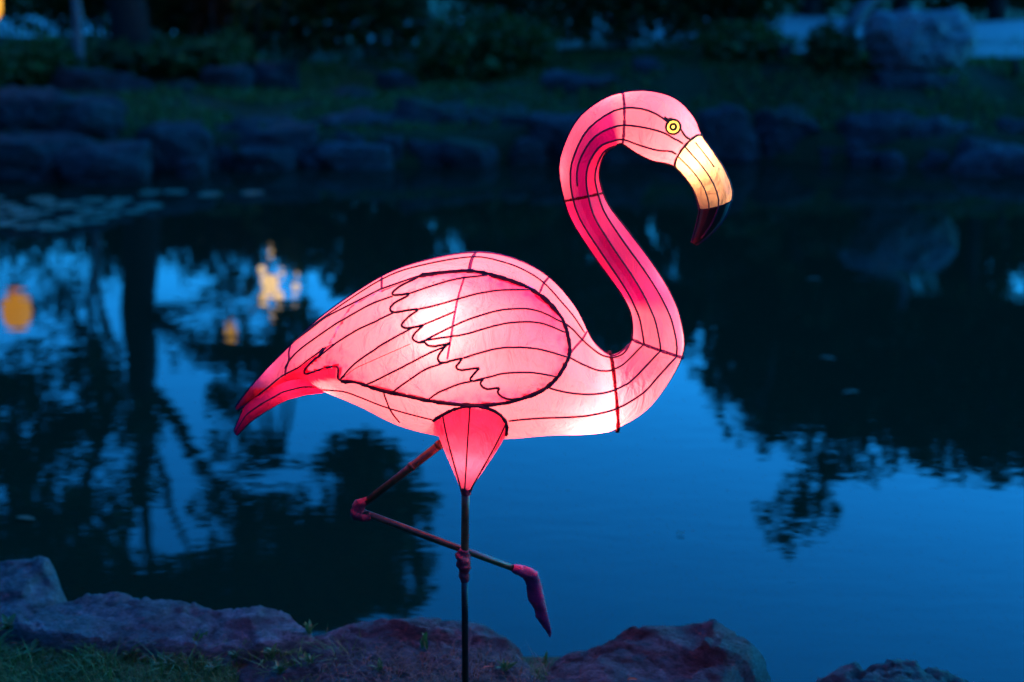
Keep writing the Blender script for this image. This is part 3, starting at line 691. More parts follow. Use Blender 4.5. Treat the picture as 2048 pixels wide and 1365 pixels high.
def weed(px, py, z, label, n, s, seed, up=.5):
    rr = random.Random(seed); q = G(px, py, z); tt = thing('weed_plant', label, 'plant', q, 'small weeds along the near stones')
    for k in range(n):
        o = bpy.data.objects.new('leaf', lm_weed); COL.objects.link(o); o.parent = tt; sc_ = s*rr.uniform(.6, 1.15); o.scale = (sc_*.8, sc_, sc_)
        o.rotation_euler = (rr.uniform(up*.6, up*1.5), rr.uniform(-.3, .3), k*2.4+rr.uniform(-.5, .5)); o.location = (rr.uniform(-.006, .006), rr.uniform(-.006, .006), rr.uniform(0, .014))
weed(20, 1262, .02, 'broad leaved weed in the gap at the left edge', 9, .055, 1, .5)
weed(60, 1312, .01, 'low weed with long leaves before the left end of the slab', 7, .045, 2, .3)
weed(150, 1300, .01, 'upright weed growing against the front of the long slab', 8, .04, 3, 1.0)
weed(190, 1318, .01, 'small rosette weed in the turf left of the pole', 7, .035, 4, .4)
weed(395, 1300, .02, 'upright grassy weed under the right part of the slab', 8, .045, 5, 1.2)
weed(470, 1322, .02, 'bushy clover like weed where slab and purplish stone meet', 16, .028, 6, .6)
weed(545, 1318, .03, 'bushy weed in front of the purplish stone, left of the straw', 16, .028, 7, .7)
weed(620, 1330, .035, 'sprawling weed on the front of the purplish stone', 12, .032, 8, .7)
weed(622, 1272, .045, 'tuft of thin weed in the gap behind the slab', 8, .03, 9, 1.2)
weed(1088, 1334, .0, 'tiny dry weed in the gap between the two purplish stones', 7, .03, 10, 1.2)
weed(1010, 1345, .04, 'green weed right of the pole on the purplish stone', 10, .032, 11, .8)
weed(850, 1300, .05, 'thin weed growing left of the pole above the straw', 7, .035, 12, 1.1)
weed(-20, 1300, .01, 'tall weed at the bottom left corner of the turf', 10, .06, 13, .9)
weed(105, 1330, .005, 'low clover like weed in the turf below the slab, left part', 14, .026, 14, .5)
weed(265, 1322, .01, 'leafy weed under the front edge of the slab, middle part', 12, .034, 15, .6)
weed(330, 1335, .01, 'broad leaved rosette in the turf below the slab', 9, .04, 16, .35)
weed(430, 1345, .015, 'spreading leafy weed at the foot of the purplish stone', 14, .034, 17, .5)
weed(560, 1350, .03, 'dense leafy weed in front of the purplish stone, left of the pole', 16, .030, 18, .5)
weed(760, 1345, .045, 'small weed between the straw and the purplish stone', 9, .028, 19, .8)
def dead_leaf(px, py, z, s, label, rz):
    o = bpy.data.objects.new('fallen_leaf', lm_dead); COL.objects.link(o); o.location = G(px, py, z); o.scale = (s, s, s); o.rotation_euler = (rr.uniform(-.3, .3), rr.uniform(-.3, .3), rz)
    tag(o, label, 'leaf', 'fallen leaves on the near bank')
dead_leaf(45, 1290, .012, .03, 'fallen leaf lying in front of the left end of the slab', 1.8)
dead_leaf(300, 1312, .03, .03, 'fallen brown leaf lying below the middle of the slab', 2.4)
dead_leaf(375, 1330, .03, .026, 'fallen brown leaf lying in the turf right of the slab middle', .6)
dead_leaf(690, 1352, .045, .03, 'fallen brown leaf at the left edge of the straw', 1.2)
dead_leaf(985, 1335, .075, .026, 'fallen brown leaf lying on stone right of the pole', 2.0)
dead_leaf(1275, 1360, .085, .024, 'fallen leaf lying on the humped purplish stone', 1.4)

# ================================================================== THE FLAMINGO LANTERN
foot = P(931, 1420, -.03); foot.z = 0
LANT = thing('flamingo_lantern', 'glowing pink silk flamingo lantern standing on one leg by the pond', 'lantern', foot)
# (A: back / inner neck / crown side,  B: belly / outer neck / chin side, half depth in m, wire positions, bow)
T0 = (.10, .38, .62, .86)
SEC = [
 ((471, 815), (475, 821), .006, T0, 0),       #0 tail tip
 ((517, 757), (527, 784), .022, T0, 0),
 ((588, 685), (606, 757), .055, T0, 0),
 ((655, 625), (652, 781), .095, T0, 0),
 ((763, 554), (727, 811), .135, (.07, .34, .62, .92), 0),   #4 hoop
 ((850, 522), (805, 847), .158, (.05, .33, .62, .94), 0),
 ((951, 506), (905, 869), .172, (.04, .33, .64, .94), 0),   #6 hoop
 ((1030, 519), (1010, 872), .172, (.05, .36, .68, .92), 0),
 ((1097, 555), (1098, 866), .162, (.08, .40, .70, .90), 0), #8 hoop
 ((1150, 614), (1160, 865), .145, (.16, .42, .68, .88), 0),
 ((1186, 683), (1200, 861), .128, (.12, .34, .60, .84), 0), #10 hoop
 ((1222, 712), (1232, 853), .112, (.18, .33, .50, .77), 0), #11 chest seam
 ((1249, 700), (1302, 808), .098, (.16, .32, .47, .77), -.010),
 ((1265, 679), (1363, 713), .085, (.15, .30, .44, .77), -.018), #13 neck base seam
 ((1264, 632), (1361, 642), .076, (.14, .29, .44, .78), -.014),
 ((1247, 593), (1339, 584), .070, (.16, .30, .46, .78), 0),
 ((1226, 563), (1300, 522), .064, (.20, .34, .50, .79), 0),
 ((1186, 508), (1258, 466), .060, (.23, .36, .53, .80), 0),
 ((1146, 444), (1220, 417), .058, (.23, .38, .57, .84), 0),
 ((1130, 402), (1205, 386), .057, (.23, .40, .62, .87), -.010), #19 upper neck seam
 ((1120, 352), (1197, 352), .056, (.25, .41, .64, .87), 0),
 ((1124, 306), (1201, 325), .056, (.26, .42, .66, .88), 0),
 ((1154, 242), (1212, 303), .056, (.26, .47, .72, .90), 0),
 ((1200, 203), (1228, 292), .058, (.25, .52, .81, .95), 0),
 ((1245, 186), (1243, 286), .062, (.24, .56, .86, .97), 0), #24 crown seam
 ((1300, 183), (1272, 305), .066, (.26, .52, .82, .96), 0),
 ((1352, 199), (1305, 321), .066, (.34, .50, .78, .95), .006),
 ((1388, 236), (1331, 326), .058, (.42, .52, .76, .94), .018),
 ((1403, 272), (1351, 334), .046, (.24, .50, .78, .93), .022), #28 beak seam
 ((1425, 304), (1371, 355), .041, (.22, .47, .74, .92), .012),
 ((1447, 337), (1388, 381), .036, (.22, .46, .73, .92), .004),
 ((1462, 373), (1396, 404), .031, (.22, .46, .74, .92), 0),
 ((1463, 399), (1400, 418), .028, (.22, .48, .76, .92), 0),    #32 black tip boundary
 ((1450, 434), (1397, 437), .024, (.22, .50, .76, .92), 0),
 ((1428, 462), (1391, 461), .018, (.22, .50, .76, .92), 0),
 ((1407, 480), (1386, 477), .011, (.22, .50, .76, .92), 0),
 ((1391, 490), (1384, 486), .004, (.22, .50, .76, .92), 0)]
flat = [Vector(list(P(*s[0])) + list(P(*s[1]))+[s[2]]+list(s[3])+[s[4]]) for s in SEC] if False else [np.array(list(P(*s[0]))+list(P(*s[1]))+[s[2]]+list(s[3])+[s[4]]) for s in SEC]
rows = []; seam_row = {}
for i in range(len(flat)-1):
    seam_row[i] = len(rows)
    p0, p1, p2, p3 = flat[max(i-1, 0)], flat[i], flat[i+1], flat[min(i+2, len(flat)-1)]
    n = max(3, int(np.linalg.norm((p2[:3]+p2[3:6]-p1[:3]-p1[3:6])/2)/.007))
    for k in range(n):
        t = k/n; v = .5*(2*p1+(p2-p0)*t+(2*p0-5*p1+4*p2-p3)*t*t+(3*p1-p0-3*p2+p3)*t**3)
        v[6] = max(v[6], .002); rows.append(v)
seam_row[len(flat)-1] = len(rows); rows.append(flat[-1])
NR = len(rows)
ctr = [Vector((r[:3]+r[3:6])/2) for r in rows]
tan = [(ctr[min(i+1, NR-1)]-ctr[max(i-1, 0)]).normalized() for i in range(NR)]
def surf(i, t, side, grow=0.0):
    """point of the skin on row i at t across (0 = A edge, 1 = B edge); side -1 towards the camera"""
    r = rows[i]; A = Vector(r[:3]); B = Vector(r[3:6]); q = 2*math.sqrt(max(0, t*(1-t)))
    d = (r[6]+grow)*q**.92
    e = (B-A).normalized()*grow*(2*t-1)
    return A.lerp(B, t)+e+Vector((0, side*d, 0))-tan[i]*(r[11]*q)
def rails(i): return [0.0]+list(rows[i][7:11])+[1.0]
def panel_pt(i, k, u, side):
    ts = rails(i); a, b = ts[k], ts[k+1]
    fa, fb = math.acos(1-2*a), math.acos(1-2*b); t = (1-math.cos(lerp(fa, fb, u)))/2
    full = surf(i, t, side); ch = surf(i, a, side).lerp(surf(i, b, side), u)
    return ch.lerp(full, .48)
NU = 7
WIRE_R = .0021
seg_bounds = [0, 4, 6, 8, 10, 11, 13, 19, 24, 28, 32, 36]
seg_name = ['body_panel']*5+['neck_panel']*2+['neck_panel', 'head_panel', 'beak_panel', 'beak_tip_panel']
# full skin for measuring
SV, SF = [], []
for k in range(5):
    b = len(SV)
    for i in range(NR):
        for u in range(NU+1): SV.append(panel_pt(i, k, u/NU, -1))
    for i in range(NR-1):
        for u in range(NU): SF.append((b+i*(NU+1)+u, b+i*(NU+1)+u+1, b+(i+1)*(NU+1)+u+1, b+(i+1)*(NU+1)+u))
BV = BVHTree.FromPolygons([tuple(v) for v in SV], SF)
def hit(px, py, lift=0.0):
    d = ray(px, py); loc, nr, *_ = BV.ray_cast(CAM, d)
    if loc is None:
        loc, nr, *_ = BV.find_nearest(P(px, py)); 
    if nr.dot(d) > 0: nr = -nr
    return loc+nr*lift
def to_px(p):
    v = p-CAM; z = v.dot(FW); return 1024+FPX*v.dot(RT)/z, 682.5-FPX*v.dot(UP)/z
# ---- traced lines of the wing (photo pixels)
O8 = (760, 530, 4.55); O7 = (560, 620, 5.687); O2 = (440, 480, 3.25); O3 = (860, 480, 3.25); O1 = (1080, 150, 3.79)
wing_cord = Z(*O8, [(350, 115), (520, 85), (660, 70), (780, 65), (900, 75), (1050, 110), (1200, 155), (1340, 215), (1450, 280), (1540, 360), (1610, 440), (1660, 520), (1690, 600), (1710, 690), (1720, 780), (1705, 850), (1670, 930), (1610, 1020), (1530, 1100), (1430, 1160), (1300, 1210), (1150, 1250), (980, 1268), (830, 1270), (640, 1255), (440, 1225), (270, 1190), (110, 1155)]) + Z(*O7, [(1280, 940), (1100, 890), (920, 840), (690, 800)])
wing_zig = Z(*O7, [(690, 800), (665, 765), (668, 710), (672, 665), (645, 642), (560, 652), (450, 682), (370, 708), (310, 722), (285, 708), (300, 665), (360, 600), (440, 530), (530, 430)])
wing_top = [(653, 696), (672, 664), (690, 632)] + Z(*O2, [(860, 425), (1050, 328)]) + Z(*O8, [(20, 230), (200, 168), (350, 115)])
top_wire = Z(*O2, [(480, 672), (600, 583), (700, 508), (860, 425), (1050, 328)])+Z(*O8, [(20, 230), (200, 168), (350, 115)])
scallop = Z(*O8, [(350, 120), (200, 190), (140, 235), (115, 265), (140, 280), (200, 275), (260, 265), (245, 290), (150, 340), (105, 380), (95, 410), (125, 432), (220, 425), (330, 405), (335, 422), (260, 475), (210, 530), (200, 555), (230, 575), (310, 570), (385, 550), (380, 565), (320, 620), (295, 660), (310, 690), (360, 710), (405, 700), (425, 725), (470, 742), (580, 730), (640, 712), (600, 738), (545, 800), (525, 850), (545, 885), (590, 892), (660, 872), (740, 855), (735, 875), (700, 915), (700, 940), (740, 960), (820, 948), (900, 940), (880, 965), (840, 1010), (825, 1045), (850, 1055), (900, 1050), (940, 1040), (915, 1075), (935, 1110), (980, 1130), (1080, 1120), (1070, 1150), (1085, 1180), (1130, 1210), (1200, 1220), (1300, 1208)])
W_ = [Z(*O8, l) for l in (
 [(262, 266), (440, 205), (640, 145), (800, 115), (980, 98)],
 [(335, 408), (500, 372), (700, 315), (900, 262), (1100, 233), (1362, 228)],
 [(385, 550), (520, 495), (680, 425)],
 [(410, 690), (520, 630), (650, 565), (800, 500), (950, 450), (1100, 412), (1250, 400), (1370, 405), (1500, 445), (1665, 528)],
 [(360, 708), (440, 682), (640, 655), (800, 625), (950, 580), (1130, 535), (1280, 520), (1400, 522), (1520, 548), (1696, 622)],
 [(740, 855), (900, 805), (1060, 765), (1250, 750), (1420, 762), (1560, 795), (1712, 842)],
 [(850, 1055), (1000, 1020), (1120, 990), (1290, 980), (1420, 985), (1612, 1020)],
 [(850, 1055), (720, 1085), (580, 1140), (500, 1180), (440, 1226)],
 [(575, 895), (420, 950), (280, 1040), (110, 1158)],
)]
W_ += [Z(*O2, [(1125, 368), (1000, 412)])+Z(*O7, [(920, 0), (680, 140), (430, 310), (240, 450), (130, 560), (60, 670)]),
       Z(*O8, [(130, 435), (0, 495)])+Z(*O7, [(1100, 130), (900, 220), (690, 345), (540, 455), (440, 535)]),
       Z(*O8, [(300, 575), (150, 650), (0, 735)])+Z(*O7, [(1080, 450), (900, 570), (780, 680), (690, 790)]),
       Z(*O8, [(600, 738), (440, 810), (250, 910), (0, 1035)])+Z(*O7, [(1100, 800), (975, 852)])]
THIN = [Z(*O7, [(1490, 385), (1250, 490), (1000, 600), (850, 670), (700, 785)]), Z(*O7, [(530, 430), (640, 375), (720, 330)])]
def sm2(l, n=4): return [(p.x, p.y) for p in smooth([(x, y, 0) for x, y in l], n)]
outline = sm2(wing_cord, 3)[:-1]+sm2(wing_zig, 2)[:-1]+sm2(wing_top, 3)[:-1]
def in_poly(poly, x, y):
    c = False; j = len(poly)-1
    for i in range(len(poly)):
        xi, yi = poly[i]; xj, yj = poly[j]
        if (yi > y) != (yj > y) and x < (xj-xi)*(y-yi)/(yj-yi)+xi: c = not c
        j = i
    return c
OA = np.array(outline)
CA = np.array(sm2(wing_cord, 3)+sm2(wing_zig, 2))
def cord_d(x, y): return float(np.min(np.hypot(CA[:, 0]-x, CA[:, 1]-y)))
def edge_d(x, y): return float(np.min(np.hypot(OA[:, 0]-x, OA[:, 1]-y)))
EYE = (1345.0, 254.5)
# ---- silk tint: dye, plus sky reflection painted into the tail end, in photo pixels
def body_tint(p, side, k, i):
    x, y = to_px(p); c = Vector((1, 1, 1))
    r = i/NR
    t = sstep(640, 520, x)            # tail end tinted purple: blue sky reflection put into the colour
    c = c.lerp(Vector((.42, .20, .85)), t*.85)
    if x < 690 and side < 0:          # crimson rump below the upper tail wire
        yl = np.interp(x, [474, 498, 526, 572, 612, 648, 690], [820, 803, 782, 748, 722, 696, 690]); y2 = np.interp(x, [560, 606, 640, 680, 700], [799, 774, 763, 760, 700])
        f = sstep(yl-1, yl+3, y)*(1-sstep(y2-3, y2+2, y))*(1-sstep(670, 682, x)); c = c.lerp(Vector((.90, .05, .22)), f)
        f = sstep(774, 780, y)*(1-sstep(640, 660, x)); c = c.lerp(Vector((.9, .08, .2)), f)
    return c
def set_tint(o, cols):
    at = o.data.color_attributes.new('dye', 'FLOAT_COLOR', 'POINT')
    a = np.ones((len(cols), 4), dtype=np.float32); a[:, :3] = np.array([tuple(c) for c in cols]); at.data.foreach_set('color', a.ravel())
# deeper magenta on the neck between the second and third wires, lighter elsewhere
def neck_tint(i, k):
    a, b = seam_row[15]+4, seam_row[23]
    if a < i < b:
        return (Vector((.92, .66, .80)), Vector((.62, .16, .42)), Vector((.50, .10, .40)), Vector((.72, .34, .62)), Vector((.85, .42, .55)))[k]
    return Vector((1, 1, 1))
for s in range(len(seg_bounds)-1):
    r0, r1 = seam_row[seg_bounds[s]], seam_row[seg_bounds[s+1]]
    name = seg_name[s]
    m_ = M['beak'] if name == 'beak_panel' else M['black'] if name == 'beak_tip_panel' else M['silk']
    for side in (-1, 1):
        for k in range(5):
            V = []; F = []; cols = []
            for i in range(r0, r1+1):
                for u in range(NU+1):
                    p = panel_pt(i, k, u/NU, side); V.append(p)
                    c = body_tint(p, side, k, i)
                    if s in (6, 7): # neck strips: darker magenta in the middle, with sharp ends
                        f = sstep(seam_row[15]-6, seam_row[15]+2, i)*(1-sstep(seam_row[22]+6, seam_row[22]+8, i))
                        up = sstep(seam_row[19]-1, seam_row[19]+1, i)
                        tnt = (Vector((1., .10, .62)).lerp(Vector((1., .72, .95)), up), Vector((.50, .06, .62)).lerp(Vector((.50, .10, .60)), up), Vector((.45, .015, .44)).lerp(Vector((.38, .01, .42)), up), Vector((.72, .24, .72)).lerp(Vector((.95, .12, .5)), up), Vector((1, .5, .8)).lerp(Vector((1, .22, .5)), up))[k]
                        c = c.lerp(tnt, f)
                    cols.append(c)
            nu = NU+1; nrow = r1-r0
            for i in range(nrow):
                for u in range(NU):
                    f = (i*nu+u, i*nu+u+1, (i+1)*nu+u+1, (i+1)*nu+u)
                    if side < 0:
                        x, y = to_px((V[f[0]]+V[f[2]])/2)
                        if s < 5 and in_poly(outline, x, y) and edge_d(x, y) > 3: continue
                        if name == 'head_panel' and math.hypot(x-EYE[0], y-EYE[1]) < 12: continue
                    F.append(f)
            if not F: continue
            used = sorted({v for f in F for v in f}); mp = {v: j for j, v in enumerate(used)}
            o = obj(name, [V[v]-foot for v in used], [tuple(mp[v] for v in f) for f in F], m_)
            o.parent = LANT; set_tint(o, [cols[v] for v in used])
# ---- the wing: stretched silk between cord and feather wires
def wing_panels():
    verts = [Vector(p) for p in outline]; n0 = len(verts); edges = [(i, (i+1) % n0) for i in range(n0)]
    lines = [sm2(scallop, 3)]+[sm2(l, 5) for l in W_]
    for l in lines:
        q = [p for p in l if in_poly(outline, *p)]
        b = len(verts); verts += [Vector(p) for p in q]; edges += [(b+i, b+i+1) for i in range(len(q)-1)]
    arr = np.array([(v.x, v.y) for v in verts]); st = 7.0; rr = random.Random(3); extra = []
    y = OA[:, 1].min()
    while y < OA[:, 1].max():
        x = OA[:, 0].min()
        while x < OA[:, 0].max():
            q = (x+rr.uniform(-1.5, 1.5), y+rr.uniform(-1.5, 1.5))
            if in_poly(outline, *q) and np.min(np.hypot(arr[:, 0]-q[0], arr[:, 1]-q[1])) > 3.2: extra.append(Vector(q))
            x += st
        y += st
    ov, oe, of, ovi, oei, ofi = delaunay_2d_cdt(verts+extra, edges, [], 1, .05, True)
    wall = {tuple(sorted(e)) for e, src in zip(oe, oei) if len(src) > 0}
    LP = np.array([p for l in lines for p in l])
    P3 = []; cols = []
    for v in ov:
        d = edge_d(v.x, v.y); dl = float(np.min(np.hypot(LP[:, 0]-v.x, LP[:, 1]-v.y)))
        puff = .020*(1-math.exp(-d/26))*sstep(640, 760, v.x)
        sag = -.0060*(1-math.exp(-dl/10))
        # gathers running in from the cord
        gth = .0055*math.exp(-cord_d(v.x, v.y)/20)*noise.noise(Vector((v.x*.07+v.y*.03, v.y*.05-v.x*.02, 4)))
        p = hit(v.x, v.y, puff+sag+gth+.002); P3.append(p)
        dc = cord_d(v.x, v.y); e = math.exp(-dc/19)*(.38+1.7*max(0, noise.noise(Vector((v.x*.085+v.y*.02, v.y*.06-v.x*.02, 1)))))
        e += .35*sstep(760, 640, v.x)*sstep(660, 760, v.y)
        # stronger tint towards the lower cord and along the upper front edge of the covert
        e += .40*math.exp(-((v.x-1000)/70)**2-((v.y-790)/22)**2) + .62*math.exp(-((v.x-1085)/62)**2-((v.y-625)/75)**2)+.5*math.exp(-((v.x-1010)/95)**2-((v.y-575)/30)**2)+.3*math.exp(-((v.x-890)/70)**2-((v.y-552)/12)**2)
        cols.append(Vector((1, 1, 1)).lerp(Vector((.95, .20, .58)), min(1, e*.95)))
    adj = {}
    for fi, f in enumerate(of):
        for a, b in zip(f, f[1:]+f[:1]): adj.setdefault(tuple(sorted((a, b))), []).append(fi)
    comp = [-1]*len(of); nc = 0
    for s in range(len(of)):
        if comp[s] >= 0: continue
        stack = [s]; comp[s] = nc
        while stack:
            f = stack.pop()
            for a, b in zip(of[f], of[f][1:]+of[f][:1]):
                e = tuple(sorted((a, b)))
                if e in wall: continue
                for g_ in adj[e]:
                    if comp[g_] < 0: comp[g_] = nc; stack.append(g_)
        nc += 1
    size = [0]*nc
    for c in comp: size[c] += 1
    # tiny slivers join a neighbour
    for _ in range(4):
        for e, fs in adj.items():
            if len(fs) == 2:
                a, b = comp[fs[0]], comp[fs[1]]
                if a != b and min(size[a], size[b]) < 40:
                    sm, bg_ = (a, b) if size[a] < size[b] else (b, a)
                    comp = [bg_ if c == sm else c for c in comp]; size[bg_] += size[sm]; size[sm] = 0
    for c in sorted(set(comp)):
        fs = [of[i] for i in range(len(of)) if comp[i] == c]
        cx = sum(ov[f[0]].x for f in fs)/len(fs); cy = sum(ov[f[0]].y for f in fs)/len(fs)
        if not in_poly(outline, cx, cy) and len(fs) < 10: continue
        fs = [f for f in fs if in_poly(outline, sum(ov[v].x for v in f)/len(f), sum(ov[v].y for v in f)/len(f))]
        if not fs: continue
        used = sorted({v for f in fs for v in f}); mp = {v: j for j, v in enumerate(used)}
        o = obj('wing_panel', [P3[v]-foot for v in used], [tuple(mp[v] for v in f) for f in fs], M['silk']); o.parent = LANT
        set_tint(o, [cols[v] for v in used])
    return BVHTree.FromPolygons([tuple(p) for p in P3], [list(f) for f in of])
WB = wing_panels()
def whit(px, py, lift):
    d = ray(px, py); loc, nr, *_ = WB.ray_cast(CAM, d)
    if loc is None or not in_poly(outline, px, py): return hit(px, py, lift+.001)
    if nr.dot(d) > 0: nr = -nr
    return loc+nr*lift
# ---- wires and cords
def part(name, V, F, m_): o = obj(name, [Vector(v)-foot for v in V], F, m_); o.parent = LANT; return o
def fuzz(V, F, pts, r, rr, dens=260, ln=.007):
    """stray threads along a glued seam"""
    for a, b in zip(pts, pts[1:]):
        L = (b-a).length
        for _ in range(int(L*dens+rr.random())):
            p = a.lerp(b, rr.random()); d = Vector((rr.gauss(0, 1), -abs(rr.gauss(0, .6)), rr.gauss(0, 1))).normalized()
            q = p+d*(r*.7+ln*rr.random()*.8); s = d.orthogonal()*.0006; k = len(V); V += [p-s, p+s, q]; F.append((k, k+1, k+2))
def line_part(name, px, r, m_, lift=.0015, n=5, jit=0.0, fz=0, fn=whit, taper=True):
    pts = [fn(x, y, lift) for x, y in sm2(px, n)]
    # drop leaps
    q = [pts[0]]
    for p in pts[1:]:
        if (p-q[-1]).length > .0008: q.append(p)
    rad = [r*(1+jit*noise.noise(p*160)) for p in q]
    if taper and len(rad) > 4: rad[0] *= .7; rad[-1] *= .7
    V, F = tube(q, rad, 6, jitter=jit*.3)
    if fz: fuzz(V, F, q, r, random.Random(len(q)), fz)
    return part(name, V, F, m_)
for l in W_: line_part('feather_wire', l, .0021, M['wire'], .0012)
for l in THIN: line_part('thread', l, .0007, M['redcord'], .0008)
line_part('feather_edge_wire', scallop, .0024, M['cord'], .0018, 3)
line_part('wing_cord', wing_cord, .0042, M['cord'], .002, 4, .45, 420)
line_part('wing_tip_wire', wing_zig, .0024, M['wire'], .0018, 3)
line_part('wing_top_wire', top_wire, .0020, M['wire'], .0035, 4, fn=hit)
def rail_wire(name, rail, s0, s1, r, side=-1, m_=None, lift=.0012):
    pts = []
    for i in range(s0, s1+1, 2):
        t = rails(i)[rail]; p = surf(i, t, side, lift)
        pts.append(p)
    V, F = tube(pts, r, 6); return part(name, V, F, m_ or M['wire'])
SR = seam_row
# outline wires (back and belly line) all the way
rail_wire('outline_wire', 0, 0, SR[28], .0021, m_=M['purplecord']); rail_wire('outline_wire', 5, 0, SR[28], .0019, m_=M['cord'])
rail_wire('beak_outline_wire', 0, SR[28], NR-1, .0018); rail_wire('beak_outline_wire', 5, SR[28], NR-1, .0018)
# neck wires that run on into chest and head, front and back of the form
for side in (-1, 1):
    rail_wire('neck_wire', 1, SR[13] if side < 0 else SR[4], SR[26], .0021, side)
    rail_wire('neck_wire', 2, SR[19]+4, SR[28], .0021, side)
    rail_wire('neck_wire', 3, SR[13] if side < 0 else SR[4], SR[28], .0021, side)
    rail_wire('neck_wire', 4, SR[13] if side < 0 else SR[4], SR[23], .0021, side)
    rail_wire('beak_wire', 2, SR[28], SR[35], .0017, side); rail_wire('beak_wire', 3, SR[28], SR[32], .0015, side)
    rail_wire('beak_wire', 1, SR[28]+1, SR[29]+4, .0014, side)
# chest and belly wires running from the wing
def rpx(k): return to_px(surf(SR[13], rails(SR[13])[k], -1, .001))
line_part('chest_wire', Z(*O3, [(905, 765), (960, 795), (1000, 815), (1080, 848), (1140, 856), (1180, 850), (1240, 825), (1290, 785)])+[rpx(1)], .0021, M['wire'], fn=hit)
line_part('chest_wire', Z(*O3, [(768, 960), (860, 985), (960, 1000), (1060, 1003), (1160, 990), (1250, 955), (1330, 900)])+[rpx(3)], .0021, M['wire'], fn=hit)
line_part('chest_wire', Z(*O3, [(510, 1175), (620, 1163), (750, 1155), (900, 1150), (1040, 1138), (1190, 1105), (1300, 1050), (1400, 980), (1480, 890)])+[rpx(4)], .0021, M['wire'], fn=hit)
line_part('shoulder_wire', Z(*O3, [(870, 540), (930, 590), (980, 645), (1040, 700), (1100, 745), (1150, 764), (1200, 768), (1260, 742), (1300, 690)]), .0021, M['wire'], fn=hit)
line_part('tail_wire', Z(*O7, [(0, 765), (100, 710), (220, 650), (330, 565), (440, 490), (500, 432)]), .0019, M['wire'], fn=hit)
line_part('tail_wire', [(474, 820), (498, 803), (526, 782), (560, 755)], .0019, M['wire'], fn=hit)
line_part('back_wire', Z(*O2, [(480, 662), (700, 490), (1050, 262), (1300, 172), (1640, 115)])+Z(*O3, [(480, 150), (620, 205), (740, 285), (850, 405), (930, 500), (1000, 605)]), .0017, M['wire'], fn=hit)
line_part('belly_wire', Z(*O7, [(480, 905), (720, 925), (900, 985), (1240, 1115), (1706, 1240)])+[(872, 838)], .0016, M['wire'], fn=hit)
line_part('hoop_wire', Z(*O7, [(1180, 935), (1210, 1020), (1245, 1110), (1300, 1200), (1365, 1278)]), .0017, M['wire'], fn=hit)
# hoops across the body: purple strips on the silk paint their shadow from inside
line_part('hoop_wire', [(951, 507), (943, 522), (938, 545)], .0035, M['purplecord'], fn=hit)
line_part('hoop_wire', Z(*O8, [(770, 110), (735, 215), (705, 320), (685, 420), (665, 530), (650, 640), (635, 720), (612, 860)]), .0021, M['purplecord'], lift=.0004, fn=whit)
line_part('hoop_wire', Z(*O3, [(768, 248), (735, 290), (712, 345)]), .0026, M['purplecord'], fn=hit)
line_part('hoop_wire', Z(*O3, [(1015, 600), (985, 650), (940, 700), (905, 745)]), .0024, M['purplecord'], fn=hit)
line_part('hoop_wire', [(764, 553), (764, 580)], .0024, M['purplecord'], fn=hit)
line_part('hoop_wire', Z(*O2, [(462, 690), (450, 740), (452, 780), (430, 840), (425, 880)]), .0022, M['purplecord'], fn=hit)
def ring(name, row, r, m_, fz, back=True):
    pts = [surf(row, t, -1, .0004) for t in [.5-.5*math.cos(math.pi*k/22) for k in range(23)]]
    if back: pts += [surf(row, t, 1, .0012) for t in [.5+.5*math.cos(math.pi*k/22) for k in range(1, 23)]]
    rad = [r*(1+.5*noise.noise(p*150)) for p in pts]; V, F = tube(pts, rad, 6, jitter=.15)
    if fz: fuzz(V, F, pts, r, random.Random(row), fz)
    part(name, V, F, m_)
ring('seam', SR[11], .0036, M['redcord'], 700); ring('seam', SR[13], .0030, M['purplecord'], 500); ring('seam', SR[19], .0026, M['redcord'], 300)
ring('seam', SR[24], .0026, M['purplecord'], 500); ring('beak_seam', SR[28], .0024, M['cord'], 500)
ring('beak_tip_seam', SR[32], .0012, M['cord'], 300)
# ---- lower tail
TAIL = [((468, 862), (474, 871), .005), ((490, 810), (501, 843), .020), ((526, 780), (533, 821), .034), ((572, 750), (576, 797), .046), ((612, 738), (613, 786), .054), ((655, 742), (650, 780), .056)]
tr = []
for i in range(len(TAIL)-1):
    for k in range(8):
        f = k/8; tr.append((P(*TAIL[i][0]).lerp(P(*TAIL[i+1][0]), f), P(*TAIL[i][1]).lerp(P(*TAIL[i+1][1]), f), lerp(TAIL[i][2], TAIL[i+1][2], f)))
tr.append((P(*TAIL[-1][0]), P(*TAIL[-1][1]), TAIL[-1][2]))
for _ in range(3):
    tr = [tr[0]]+[tuple((a+b*2+c)/4 if not isinstance(a, Vector) else (a+b*2+c)/4 for a, b, c in zip(tr[i-1], tr[i], tr[i+1])) for i in range(1, len(tr)-1)]+[tr[-1]]
def tail_pt(i, t, side, g_=0): A, B, h = tr[i]; return A.lerp(B, t)+Vector((0, side*(h+g_)*2*math.sqrt(max(0, t*(1-t))), 0))
for side in (-1, 1):
    for (t0, t1) in ((0, .42), (.42, 1)):
        V = []; F = []; n = 7
        for i in range(len(tr)):
            for u in range(n+1):
                fa, fb = math.acos(1-2*t0), math.acos(1-2*t1); V.append(tail_pt(i, (1-math.cos(lerp(fa, fb, u/n)))/2, side))
        for i in range(len(tr)-1):
            for u in range(n): F.append((i*(n+1)+u, i*(n+1)+u+1, (i+1)*(n+1)+u+1, (i+1)*(n+1)+u))
        o = part('tail_panel', V, F, M['tail']); set_tint(o, [Vector((1, 1, 1))]*len(V))
